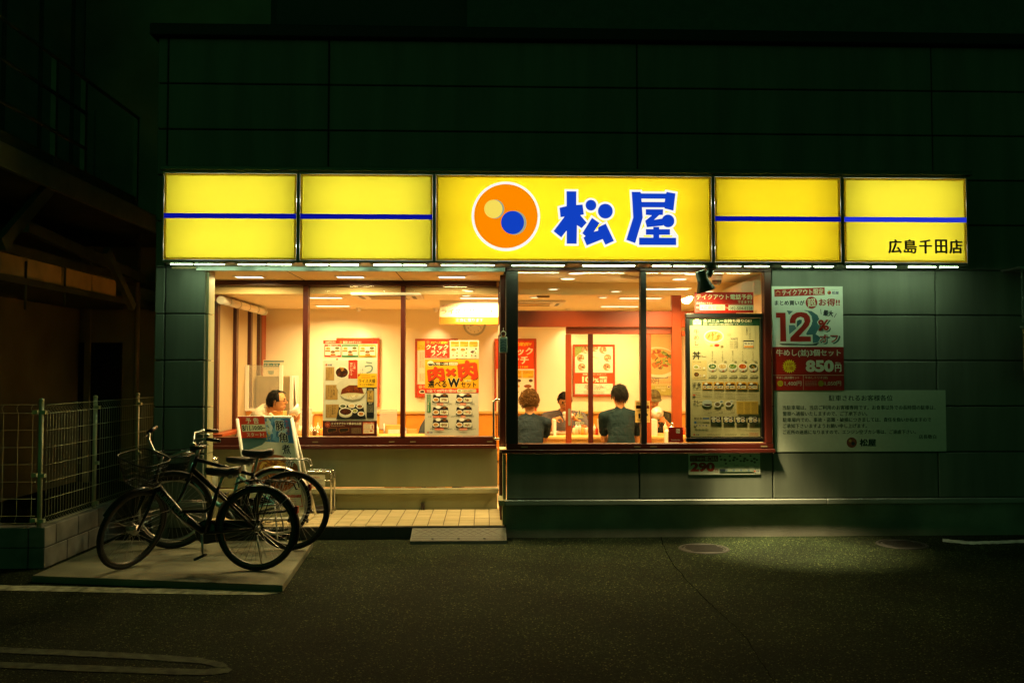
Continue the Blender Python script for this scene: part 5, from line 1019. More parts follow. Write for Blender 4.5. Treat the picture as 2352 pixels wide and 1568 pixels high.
def saddle(par, c, m, wide=.105, L=.26):
    mb = MB(); prof = [(-.13, .0, .02), (-.12, .55, .04), (-.09, .92, .05), (-.05, 1., .052), (-.0, .72, .05), (.05, .38, .046), (.10, .24, .042), (.14, .17, .036), (.155, .06, .02)]
    vs, n = [], 14
    for x, wq, h in prof:
        x = x*L/.27; hw = wide*wq*.92+.006
        for j in range(n):
            a = 2*PI*j/n; z = math.sin(a); vs.append((c[0]+x, c[1]+hw*math.cos(a), c[2]-.012+(.022 if z > 0 else h*1.05)*z + (.012 if x < -.05 else 0)))
    fs = [(i*n+j, i*n+(j+1) % n, (i+1)*n+(j+1) % n, (i+1)*n+j) for i in range(len(prof)-1) for j in range(n)] + [tuple(range(n))[::-1], tuple((len(prof)-1)*n+j for j in range(n))]
    mb.add(vs, fs, m, True); return mb.build('saddle', par)
def tube_text(par, body, a_, b_, h, m, off):
    v, f = glyphs(body, .01, 2); a_, b_ = Vector(a_), Vector(b_); d = b_-a_; up = Vector((0, -1, 0)).cross(d).normalized()*-1
    if up.z < 0: up = -up
    MB().add([a_+d*u+up*((w_-.5)*h)+Vector((0, off, 0)) for u, w_ in v], f, m).build('lettering', par)
def bicycle(name, label, rear, front, cfg):
    rear, front = Vector(rear), Vector(front); d = front-rear; rz = math.atan2(d.y, d.x); wb = cfg.get('wb', d.length)
    t = thing(name, label, 'bicycle', (rear.x, rear.y, rear.z)); t.rotation_euler = (R(cfg.get('lean', 3)), 0, rz); r = cfg['r']; lift = cfg.get('lift', 0)
    P = cfg['paint']; rimm = cfg['rim']; city = cfg['city']; zr = r+lift; A = lambda x, z, y=0: Vector((x, y, z))
    RA, FA = A(0, zr), A(wb, r); BB = A(.43, r-.045+lift*.6); ht = cfg['head']; ST = A(cfg['seat'][0], cfg['seat'][1]); sl_ = (ST-BB)
    HT, HB = A(*ht), A(ht[0]+.045, ht[1]-.15); tr = .016
    fr = MB()
    seat_top = BB+sl_*cfg.get('stf', .72)
    fr.tube([BB, seat_top], tr, P, 10); fr.tube([HB, HT], .019, P, 10)
    if city == 'curve':   # step-through
        fr.tube([HB+A(-.01, .03), HB+(BB-HB)*.35+A(-.02, -.03), HB+(BB-HB)*.7+A(0, -.035), BB+A(.03, .03), BB], .021, P, 10)
        fr.tube([HB+(BB-HB)*.72+A(0, -.03), BB+A(-.02, .10), BB+sl_*.22], .014, P, 8)
    elif city == 'twin':
        fr.tube([HB+A(-.01, .02), HB+(BB-HB)*.5+A(0, -.02), HB+(BB-HB)*.75+A(0, -.01), BB], [.03, .03, .03, .024], P, 10); fr.tube([HB+(BB-HB)*.55+A(-.0, .0), BB+A(-.0, .17), BB+sl_*.42], .014, P, 8)
    else:
        fr.tube([HB+A(-.008, .03), BB], .024, P, 10); fr.tube([HT+A(0, -.03), seat_top+A(0, -.02)], .017, P, 10)
    for s_ in (-1, 1):
        o = A(0, 0, .05*s_); fr.tube([BB+A(-.03, 0, .03*s_), RA+o*.98], .010, P, 7); fr.tube([seat_top+A(0, -.04, .02*s_), RA+o*.98], .009, P, 7)
    fo = fr.build('frame', t)
    if cfg.get('text'):
        a_, b_ = HB+(BB-HB)*.12, HB+(BB-HB)*.72; tube_text(fo, cfg['text'], (a_.x, 0, a_.z), (b_.x, 0, b_.z), .04 if city else .05, mat('frame_lettering', (.28, .30, .27), .4), .034)
        tube_text(fo, cfg['text'], (b_.x, 0, b_.z), (a_.x, 0, a_.z), .04, mat('frame_lettering', (.28, .30, .27), .4), -.034)
    wheel(t, 'rear_wheel', RA, r, rimm, cfg.get('ns', 36), cfg.get('tw', .018))
    # steered assembly: an Empty on the steering axis
    axd = (HT-HB).normalized(); sa = R(cfg.get('steer', 0)); S = Matrix.Translation(HB) @ Matrix.Rotation(sa, 4, axd) @ Matrix.Translation(-HB)
    def rot(p): return S @ Vector(p)
    fk = MB()
    for s_ in (-1, 1): fk.tube([rot(HB+A(0, -.0, .04*s_)), rot(HB+(FA-HB)*.55+A(-.012, 0, .048*s_)), rot(FA+A(0, 0, .05*s_))], [.013, .012, .009], cfg.get('forkm', P), 8)
    fk.tube([rot(HB+A(0, 0, -.045)), rot(HB+A(0, 0, .045))], .014, P, 8); fk.tube([rot(HT), rot(HT+axd*cfg.get('stem', .06))], .012, M_ALU, 8); fk.build('fork', t)
    fw = wheel(t, 'front_wheel', rot(FA), r, rimm, cfg.get('ns', 36), cfg.get('tw', .018), big=cfg.get('dynamo', False)); fw.rotation_euler = Matrix.Rotation(sa, 3, axd).to_euler()
    SM = HT+axd*cfg.get('stem', .06); hb = [SM+A(*q) if len(q) == 2 else SM+Vector((q[0], q[2], q[1])) for q in cfg['bar']]
    full = [Vector((q.x, -q.y, q.z)) for q in reversed(hb[1:])] + hb; full = [rot(q) for q in full]
    hbo = MB().tube(full, .011, cfg.get('barm', M_ALU), 10).build('handlebar', t)
    for e in (0, -1):
        a_, b_ = full[e], full[1 if e == 0 else -2]; dd = (b_-a_).normalized(); MB().tube([a_-dd*.015, a_+dd*.11], [.016, .017], M_BLACKP, 10).build('grip', hbo)
        MB().tube([a_+dd*.13+Vector((0, 0, -.01)), a_+dd*.12+rot(FA)*0+(S.to_3x3() @ Vector((.045, 0, -.03))), a_+dd*.03+(S.to_3x3() @ Vector((.05, 0, -.04)))], .005, M_ALU, 6).build('brake_lever', hbo)
    bl_ = full[-2]+(full[-1]-full[-2])*.1; MB().ell(bl_+Vector((0, 0, .035)), (.024, .024, .018), M_ALU, 14, 8).build('bell', hbo)
    if city:
        fender(t, RA, r+.016, cfg.get('fa', (-14, 165))[0], cfg.get('fa', (-14, 190))[1], cfg['fendm']); ff = fender(t, (0, 0, 0), r+.016, 35, 175, cfg['fendm']); ff.location = rot(FA); ff.rotation_euler = Matrix.Rotation(sa, 3, axd).to_euler()
        for s_ in (-1, 1):
            MB().tube([RA+A(0, 0, .055*s_), RA+A(-r*.75, r*.72, .03*s_)], .003, M_ALU, 5).build('mudguard_stay', t); mb = MB(); mb.tube([rot(FA+A(0, 0, .055*s_)), rot(FA+A(r*.45, r*.3-.0, .03*s_)), rot(FA+A(-r*.98, r*.2, .03*s_))], .003, M_ALU, 5); mb.build('mudguard_stay', t)
    # saddle, post, drive
    MB().tube([seat_top-sl_.normalized()*.05, ST-A(0, .03)], .0125, M_ALU, 10).build('seatpost', t); sd_ = saddle(t, ST, M_SADD, .105 if city else .075, .27)
    if city:
        mb = MB()
        for s_ in (-1, 1): mb.tube(circ(.017, 8), .0022, M_ALU, 5, closed=True)
        for s_ in (-.05, .05):
            o = MB(); pts = [(ST.x-.07+.018*math.cos(a*5*2*PI/40), s_+.018*math.sin(a*5*2*PI/40), ST.z-.07+.04*a/40) for a in range(41)]; o.tube(pts, .003, M_ALU, 5); o.build('spring', sd_)
    ck_ = empty('crankset', t, BB, (0, R(cfg.get('crank', 20)), 0))
    MB().lathe([(.0, .03), (.085, .03), (.09, .033), (.085, .036), (.0, .036)], M_ALUD, 30, ax=(0, -1, 0)).build('chainring', ck_)
    for s_ in (-1, 1):
        MB().tube([(0, s_*.045, 0), (0, s_*.065, -s_*.17)], [.011, .009], M_ALU, 8).build('crank_arm', ck_)
        pe = MB().box(-.045, .045, -.035, .035, -.011, .011, M_PED, bev=.006).build('pedal', ck_); pe.location = (0, s_*.11, -s_*.17); pe.rotation_euler = (0, R(-cfg.get('crank', 20)+25), 0)
    mb = MB()
    if city: mb.tube([BB+A(.07, .06, -.04), BB+A(.03, .085, -.04), RA+A(.0, .05, -.04), RA+A(-.03, .0, -.04), RA+A(0, -.045, -.04), BB+A(0, -.08, -.04), BB+A(.07, -.04, -.04)], .012, cfg.get('ccm', M_BLACKP), 6, closed=True); mb.bar(BB+A(.0, .03, -.045), RA+A(0, .02, -.045), .01, .085, cfg.get('ccm', M_BLACKP)); mb.build('chain_case', t)
    else:
        mb.tube([BB+A(0, .088, -.04), RA+A(0, .035, -.04)], .004, M_ALUD, 5); mb.tube([BB+A(0, -.088, -.04), RA+A(.03, -.09, -.04), RA+A(.01, -.035, -.04)], .004, M_ALUD, 5); mb.build('chain', t)
        MB().lathe([(0, .03), (.05, .03), (.03, .05), (0, .05)], M_ALUD, 20, RA, (0, -1, 0)).build('cassette', t); MB().bar(RA+A(.01, -.03, -.055), RA+A(.035, -.11, -.055), .015, .03, M_ALUD).build('derailleur', t)
    if cfg.get('rack'):
        mb = MB(); z = cfg['rack']; m = cfg.get('rackm', M_ALU); xs0, xs1 = .12, -.30
        for s_ in (-1, 1): mb.tube([A(xs0+.06, z-.03, .03*s_), A(xs0, z, .06*s_), A(xs1+.04, z, .06*s_), A(xs1, z-.01, .05*s_), A(xs1-.02, z-.06, .04*s_)], .0055, m, 7); mb.tube([RA+A(0, .01, .06*s_), A(-.12, z-.01, .06*s_)], .0045, m, 6)
        mb.tube([A(xs1-.02, z-.06, -.04), A(xs1-.02, z-.06, .04)], .0055, m, 6)
        for k in range(4): mb.bar(A(.06-k*.1, z+.002, -.06), A(.06-k*.1, z+.002, .06), .014, .006, m)
        mb.build('rear_rack', t)
    if cfg.get('basket'):
        bm_ = cfg.get('basketm', M_ALUD); mb = MB(); c = HT+A(*cfg['basket']); w0, w1, l0, l1, hh = .12, .17, .09, .145, .22
        def ringp(f, k):
            ww, ll = w0+(w1-w0)*f, l0+(l1-l0)*f; out = []
            for i in range(k):
                a = 2*PI*i/k; ca, sa_ = math.cos(a), math.sin(a); e = .45; out.append(c+Vector((ll*abs(ca)**e*(1 if ca >= 0 else -1), ww*abs(sa_)**e*(1 if sa_ >= 0 else -1), hh*f)))
            return out
        n = 44; R0 = ringp(0, n); R1 = ringp(1, n)
        for f in ((0, .005), (.2, .002), (.4, .002), (.6, .002), (.8, .002), (1, .006)): mb.tube([rot(p) for p in ringp(f[0], n)], f[1], bm_, 5, closed=True)
        for i in range(n): mb.tube([rot(R0[i]), rot(R1[i])], .0017, bm_, 4, caps=False)
        for i in range(-4, 5): mb.tube([rot(c+Vector((-l0, i*.027, 0))), rot(c+Vector((l0, i*.027, 0)))], .0018, bm_, 4, caps=False)
        if cfg.get('solid'):
            for i in range(0, n): mb.add([rot(R0[i]), rot(R0[(i+1) % n]), rot(R0[(i+1) % n]+(R1[(i+1) % n]-R0[(i+1) % n])*.45), rot(R0[i]+(R1[i]-R0[i])*.45)], [(0, 1, 2, 3)], bm_)
        mb.build('basket', t)
    if cfg.get('light'):
        p_ = rot(HT+A(*cfg['light'])); fwd = (S.to_3x3() @ Vector((1, 0, -.1))).normalized(); MB().lathe([(0, -.05), (.022, -.045), (.034, .02), (.036, .03), (.03, .032), (0, .034)], M_ALU, 16, p_, fwd).build('headlight', t)
    if cfg.get('stand') == 'side': MB().tube([RA+A(.03, -.04, cfg.get('sy', -.06)), A(.0, -.005, -.13)], .007, M_ALU, 7).build('kickstand', t)
    else:
        mb = MB()
        for s_ in (-1, 1): mb.tube([RA+A(0, 0, .06*s_), A(-.06, 0, .13*s_)], .007, M_ALU, 7)
        mb.tube([A(-.06, .008, -.13), A(-.06, .008, .13)], .007, M_ALU, 7); mb.build('centre_stand', t)
    if city: MB().box(-.012, .012, -.022, .022, -.03, .03, M_REDL, bev=.005).build('reflector', t).location = RA+Vector((-(r+.02)*math.cos(R(25)), 0, (r+.02)*math.sin(R(25))))
    return t
b1 = bicycle('bicycle', 'black step-through city bicycle with wire basket and front wheel turned', (-1.79, -1.55, .05), (-2.88, -1.42, .05),
    dict(wb=1.03, r=.33, paint=M_BLACKP, rim=M_ALUD, city='twin', head=(.82, .80), seat=(.28, .79), stem=.10, steer=72, lean=2.5, text='AURIER CLAIR', dynamo=True,
         bar=[(0, 0), (.02, .01, .08), (.0, .07, .17), (-.06, .11, .235), (-.15, .115, .27)], fendm=M_BLACKP, rack=.70, rackm=M_BLACKP, basket=(.16, -.10), basketm=M_ALUD, crank=8, stand='side', fa=(-20, 200)))
b2 = bicycle('bicycle', 'dark flat-bar sports bicycle with lettered down tube between the two city bicycles', (-1.70, -.76, .05), (-2.80, -.66, .05),
    dict(wb=1.06, r=.345, paint=M_BLACKP, rim=M_ALUD, city=None, head=(.86, .81), seat=(.30, .86), stem=.07, steer=18, lean=3, stf=.66,
         bar=[(.05, 0), (.04, .01, .1), (.02, .02, .28)], barm=M_BLACKP, crank=70, stand='side', sy=-.06, tw=.02))
b3 = bicycle('bicycle', 'teal step-through city bicycle with silver mudguards and black basket nearest the porch', (-1.93, -.30, .0), (-2.90, -.24, .05),
    dict(wb=.97, r=.325, lift=.07, paint=M_TEAL, rim=M_ALU, city='curve', head=(.78, .76), seat=(.32, .81), stem=.17, steer=24, lean=0,
         bar=[(0, 0), (.05, .02, .06), (.04, .09, .17), (-.05, .10, .22), (-.16, .085, .25)], fendm=M_ALU, rack=.80, basket=(.17, -.12), basketm=M_BLACKP, solid=True, light=(.08, .10), crank=40, ccm=M_BLACKP, fa=(-15, 190)))
# ================================================================== dining room furniture
PX = lambda r, Y: zrect((0, 0, 1/1.7415), r, Y)
bq = thing('banquette', 'long orange upholstered bench along the back wall', 'bench', (0, 0, 0))
xa = onY(716, 950, 3.3).x; xs = [xa]
while xs[-1] < 2.75: xs.append(min(xs[-1]+.62, 2.78))
for a_, b_ in zip(xs[:-1], xs[1:]):
    if b_-a_ > .1: B('backrest', bq, a_+.004, b_-.004, 3.32, 3.49, FZ+.36, 1.045, A_ORANGE, bev=.03); B('seat', bq, a_+.004, b_-.004, 2.98, 3.32, FZ+.30, FZ+.44, A_ORANGE, bev=.03)
B('cap_rail', bq, xa, 2.78, 3.30, 3.495, 1.047, 1.075, A_BEECH); B('base', bq, xa, 2.78, 3.05, 3.49, FZ, FZ+.295, A_BEECH)
def table(name, label, x0, x1, y0, y1, z):
    t = thing(name, label, 'table', (x0, y0, 0)); B('table_top', t, 0, x1-x0, 0, y1-y0, z-.035, z, A_BEECH, bev=.006); B('apron', t, .04, x1-x0-.04, .04, y1-y0-.04, z-.12, z-.036, A_BEECH)
    for x in (.05, x1-x0-.11):
        for y in (.05, y1-y0-.11): B('leg', t, x, x+.06, y, y+.06, FZ, z-.121, A_BEECH)
table('dining_table', 'long beech table shared by the four diners beyond the inner door', .30, 2.65, 2.12, 2.74, .825)
table('counter_table', 'beech counter table in front of the man in the white shirt', -2.22, -.35, 1.72, 2.36, .85)
sb = thing('sideboard', 'low beech sideboard under the frosted side windows', 'sideboard', (-2.84, 1.2, FZ)); B('cabinet', sb, 0, .30, 0, 1.9, 0, .70, A_BEECH, bev=.004); B('top', sb, -.01, .32, -.01, 1.91, .701, .735, A_BEECH, bev=.004)
for y in (.35, .75): B('clip', sb, .22, .26, y, y+.03, .736, .775, A_DARKF)
def stool(x, y, h, lab):
    t = thing('stool', lab, 'stool', (x, y, FZ)); MB().lathe([(0, h-.03), (.15, h-.03), (.165, h-.015), (.16, h), (0, h+.005)], A_ORANGE, 24).build('seat', t)
    MB().tube([(0, 0, .02), (0, 0, h-.03)], .03, A_STEEL, 12).build('column', t); MB().lathe([(0, .025), (.05, .022), (.17, .01), (.17, 0), (0, 0)], A_STEEL, 24).build('base', t)
def seat_screen(px0, py0, px1, py1, Y, lab, m=None, foot=True):
    x0, x1, z0, z1 = PX((px0, py0, px1, py1), Y); t = thing('seat_divider', lab, 'divider', ((x0+x1)/2, Y, z0))
    h, w_ = z1-z0, (x1-x0)/2; MB().box(-w_, w_, -.12, .12, .006, h, m or G_ACRYW, bev=.002).build('panel', t)
    if foot:
        for y in (-.1, .1): MB().lathe([(0, .03), (.02, .028), (.03, .012), (.03, 0), (0, 0)], A_DARKF, 14, (0, y, 0)).build('foot', t)
mWp = mat('divider_white', (.80, .74, .62), .5, var=.03)
seat_screen(1270, 963, 1276, 1004, 2.35, 'white acrylic seat divider beside the curly-haired diner', mWp); seat_screen(1374, 963, 1384, 1001, 2.40, 'white acrylic seat divider beside the diner with short black hair', mWp); seat_screen(1490, 962, 1506, 1003, 2.38, 'white acrylic seat divider in front of the capped diner', mWp)
for i, (r, Y) in enumerate((((690, 938, 716, 998), 2.25), ((872, 940, 912, 985), 2.9), ((1063, 942, 1090, 1000), 2.3))):
    x0, x1, z0, z1 = PX(r, Y); t = thing('upright_screen', ('milky screen at the counter table beside the condiments', 'milky screen between the banquette seats behind the windows', 'milky screen beside the double-meat poster')[i], 'screen', (x0, Y, z0)); MB().box(0, x1-x0, -.003, .003, 0, z1-z0, G_ACRYW).build('panel', t); MB().box(-.004, x1-x0+.004, -.03, .03, -.01, -.0005, A_DARKF).build('base', t)
for i, (r, Y) in enumerate((((883, 975, 922, 1012), 2.6), ((932, 985, 958, 1012), 2.6))):
    x0, x1, z0, z1 = PX(r, Y); t = thing('booth_partition', ('wide beech booth partition behind the left window', 'narrow beech booth partition beside the double-meat poster')[i], 'partition', (x0, Y, FZ)); MB().box(0, x1-x0, 0, .04, 0, z1-FZ, A_BEECH, bev=.004).build('panel', t); MB().box(.05, x1-x0-.02, -.02, -.001, z1-FZ-.11, z1-FZ-.06, A_WHITE).build('shelf', t); MB().tube([(.0, -.02, z1-FZ-.2), (.0, -.02, z1-FZ+.02)], .012, A_GALV, 8).build('post', t)
# condiments
def bottle(px, py, Y, h, r, c, cap, lab, z=None):
    p = onY(px, py, Y); t = thing('condiment_bottle', lab, 'bottle', (p.x, Y, z), 0, 'condiment bottles on the tables')
    MB().lathe([(0, 0), (r, 0), (r, h*.62), (r*.85, h*.68), (r*.35, h*.72)], mat('bottle_'+c, c, .3, var=.03), 14).build('body', t); MB().lathe([(r*.5, h*.70), (r*.5, h*.78), (r*.2, h*.80), (r*.12, h), (0, h)], mat('cap_'+cap, cap, .4, var=.02), 12).build('cap', t)
CB = 'squeeze bottle of sauce standing among the table condiments'
for i, (px, h, r, c, cap) in enumerate(((686, .15, .026, '#efe6cc', '#f4ecd8'), (694, .15, .026, '#f0e8d0', '#f4ecd8'), (703, .12, .022, '#e8dcb8', '#d8d0bc'), (716, .13, .024, '#f2ead2', '#f2ead2'), (722, .11, .02, '#5a3418', '#d8d0bc'), (730, .15, .024, '#f0e4c4', '#f4ecd8'), (737, .12, .026, '#e8a040', '#c02c14'), (744, .14, .022, '#efe6cc', '#f4ecd8'), (866, .14, .022, '#efe6cc', '#f4ecd8'))): bottle(px, 980, 2.05+.03*(i % 2), h, r, c, cap, CB, .851)
for i, (px, h, r, c, cap) in enumerate(((1318, .12, .02, '#e8ddc0', '#c8351a'), (1324, .15, .024, '#f0e8d0', '#f4ecd8'), (1331, .16, .022, '#f2ead4', '#c8351a'), (1338, .13, .02, '#d8a850', '#c8351a'), (1346, .12, .022, '#eadfc2', '#c8351a'), (1365, .13, .022, '#efe6cc', '#f4ecd8'), (1371, .11, .02, '#c8351a', '#c8351a'), (1528, .16, .024, '#efe6cc', '#f4ecd8'), (1536, .13, .022, '#e0a060', '#c8351a'), (1543, .15, .022, '#f0e8d0', '#f4ecd8'), (1552, .12, .02, '#c8351a', '#c8351a'), (1561, .14, .024, '#eee4c8', '#f4ecd8'), (1570, .12, .022, '#d8502c', '#c8351a'))): bottle(px, 980, 2.42+.05*(i % 3), h, r, c, cap, CB, .826)
for i, (px, Y, z) in enumerate(((1070, 2.1, .851), (1082, 2.2, .851))): bottle(px, 985, Y, .13, .022, '#efe6cc', '#c8351a', CB, z)
for px, Y, z, nm in ((692, 2.0, .851, 'wire rack holding bottles on the counter table'), (720, 2.0, .851, 'wire rack holding chopsticks on the counter table')):
    p = onY(px, 985, Y); t = thing('condiment_rack', nm, 'rack', (p.x, Y, z)); MB().tube([(.07*math.cos(a), .05*math.sin(a), .06) for a in np.linspace(0, 6.28, 20)[:-1]], .003, A_STEEL, 5, closed=True).build('ring', t)
    for a in (0.6, 2.5, 3.8, 5.6): MB().tube([(.07*math.cos(a), .05*math.sin(a), 0), (.07*math.cos(a), .05*math.sin(a), .06)], .003, A_STEEL, 5).build('leg', t)
p = onY(1521, 1000, 1.4); t = thing('pump_dispenser', 'white pump bottle on a stand inside the vestibule', 'dispenser', (p.x, .9, FZ)); zt2 = onY(1521, 986, .9).z
MB().box(-.075, .075, -.05, .05, 0, zt2-FZ, mat('pump_body', (.78, .68, .48), .5), bev=.02).build('body', t); MB().lathe([(.03, 0), (.03, .03), (.012, .035), (.012, .07), (0, .07)], A_STEEL, 14, (0, 0, zt2-FZ)).build('pump', t); MB().tube([(0, 0, zt2-FZ+.07), (0, -.05, zt2-FZ+.075), (0, -.06, zt2-FZ+.05)], .008, A_STEEL, 8).build('spout', t)
# drink station behind the man in white
Zd = (800, 1400, 3.136); x0, x1, z0, z1 = zrect(Zd, (570, 187, 1037, 760), 2.55)
t = thing('drink_station_screen', 'white-framed frosted screen of the self-service water corner', 'screen', (x0, 2.55, z0)); w_, h_ = x1-x0, z1-z0; fw_ = w_*.085
for a_ in ((0, fw_, 0, h_), (w_-fw_, w_, 0, h_), (fw_, w_-fw_, 0, .03)): B('frame_bar', t, a_[0], a_[1], -.02, .02, a_[2], a_[3], A_WHITE)
B('pane', t, fw_, w_-fw_, -.003, .003, .031, h_, G_ACRYL); B('base_cabinet', t, 0, w_, .03, .25, FZ-z0, -.01, A_BEECH)
x0, x1, z0, z1 = zrect(Zd, (700, 320, 1125, 900), 2.95); t = thing('water_dispenser', 'grey water dispenser cabinet behind the frosted screen', 'dispenser', (x0, 2.95, FZ)); mG = mat('dispenser_grey', (.30, .26, .15), .5)
B('cabinet', t, 0, x1-x0, 0, .4, 0, z1-FZ, mG, bev=.01); B('trim', t, x1-x0+.001, x1-x0+.03, -.01, .4, 0, z1-FZ, A_WHITE); B('door', t, .03, (x1-x0)*.7, -.012, -.001, .1, z1-FZ-.06, mG)
s = Sheet.flat('water_sign', 'blue and white tea and water sign above the dispenser', 'sign', Zd, (793, 122, 1055, 330), 2.9, '#e6e0c8', th=.004); s.rect(798, 132, 1052, 150, '#3c7880'); s.rect(798, 164, 1002, 212, '#3c7880'); s.txt('お茶・お冷', 806, 172, 980, 198, '#e6e0c8', .015); s.lines(806, 218, 990, 245, 2, '#8aa8a0'); s.poly([(850, 256), (930, 256), (925, 295), (890, 306), (855, 295)], '#8aa8a0'); s.done()
p = onY(655, 900, 3.1); t = thing('leaning_board', 'tall dark slanted board beside the water dispenser', 'board', (onY(656, 900, 3.05).x, 3.05, FZ)); mb = MB(); mb.add([(0, 0, 0), (.22, 0, 0), (.12, 0, 1.42), (0, 0, 1.42), (0, .04, 0), (.22, .04, 0), (.12, .04, 1.42), (0, .04, 1.42)], [(0, 1, 2, 3), (7, 6, 5, 4), (0, 4, 5, 1), (1, 5, 6, 2), (2, 6, 7, 3), (3, 7, 4, 0)], mat('board_dark', (.10, .08, .04), .5)); mb.build('panel', t); MB().bar((.22, -.004, 0), (.12, -.004, 1.42), .01, .03, A_WHITE, (0, 1, 0)).build('edge_trim', t)

# ================================================================== people
SK = mat('skin', (.56, .25, .10), .55, var=.10, vs_=14, spec=.25); HB_ = mat('hair_black', (.008, .006, .004), .6, var=.5, vs_=40, spec=.15); HBR = mat('hair_brown', (.13, .058, .012), .6, var=.7, vs_=40, spec=.15)
EYE = mat('eye_dark', (.02, .015, .01), .3); LIP = mat('lip', (.42, .13, .08), .5); PANTS = mat('trousers_dark', (.03, .035, .05), .8, spec=.1)
def cloth(name, c):                                            # woven cloth with creases
    m = mat(name, c, .9, var=.35, vs_=7, bump=1., bs=7, spec=.08); N = m.node_tree.nodes
    for n in N:
        if n.type == 'BUMP': n.inputs['Distance'].default_value = .022
        if n.type == 'TEX_NOISE' and n.inputs['Scale'].default_value == 7 and n.outputs['Fac'].links and n.outputs['Fac'].links[0].to_node.type == 'BUMP': n.inputs['Distortion'].default_value = 1.6; n.inputs['Detail'].default_value = 3
    return m
def stripes(name):
    m = bpy.data.materials.new(name); m.use_nodes = True; t = m.node_tree; N = t.nodes; L = t.links; b = N['Principled BSDF']
    tc = N.new('ShaderNodeTexCoord'); wv = N.new('ShaderNodeTexWave'); wv.bands_direction = 'Z'; wv.inputs['Scale'].default_value = 26; wv.inputs['Distortion'].default_value = .8; wv.inputs['Detail'].default_value = 1
    r = N.new('ShaderNodeValToRGB'); r.color_ramp.elements[0].color = (.03, .026, .034, 1); r.color_ramp.elements[1].color = (.24, .20, .20, 1); r.color_ramp.elements[0].position = .42; r.color_ramp.elements[1].position = .58
    L.new(tc.outputs['Object'], wv.inputs['Vector']); L.new(wv.outputs['Fac'], r.inputs['Fac']); L.new(r.outputs[0], b.inputs['Base Color']); b.inputs['Roughness'].default_value = .9; b.inputs['Specular IOR Level'].default_value = .08; return m
def capsule(mb, a_, ra, b_, rb, n=14):
    a_, b_ = Vector(a_), Vector(b_); d = b_-a_; l = max(d.length, 1e-4); ax = d/l; pr = []
    for k in range(5): an = -PI/2+PI/2*k/4; pr.append((ra*math.cos(an), ra*math.sin(an)))
    for k in range(5): an = PI/2*k/4; pr.append((rb*math.cos(an), l+rb*math.sin(an)))
    mb.lathe(pr, SK, n, a_, ax)
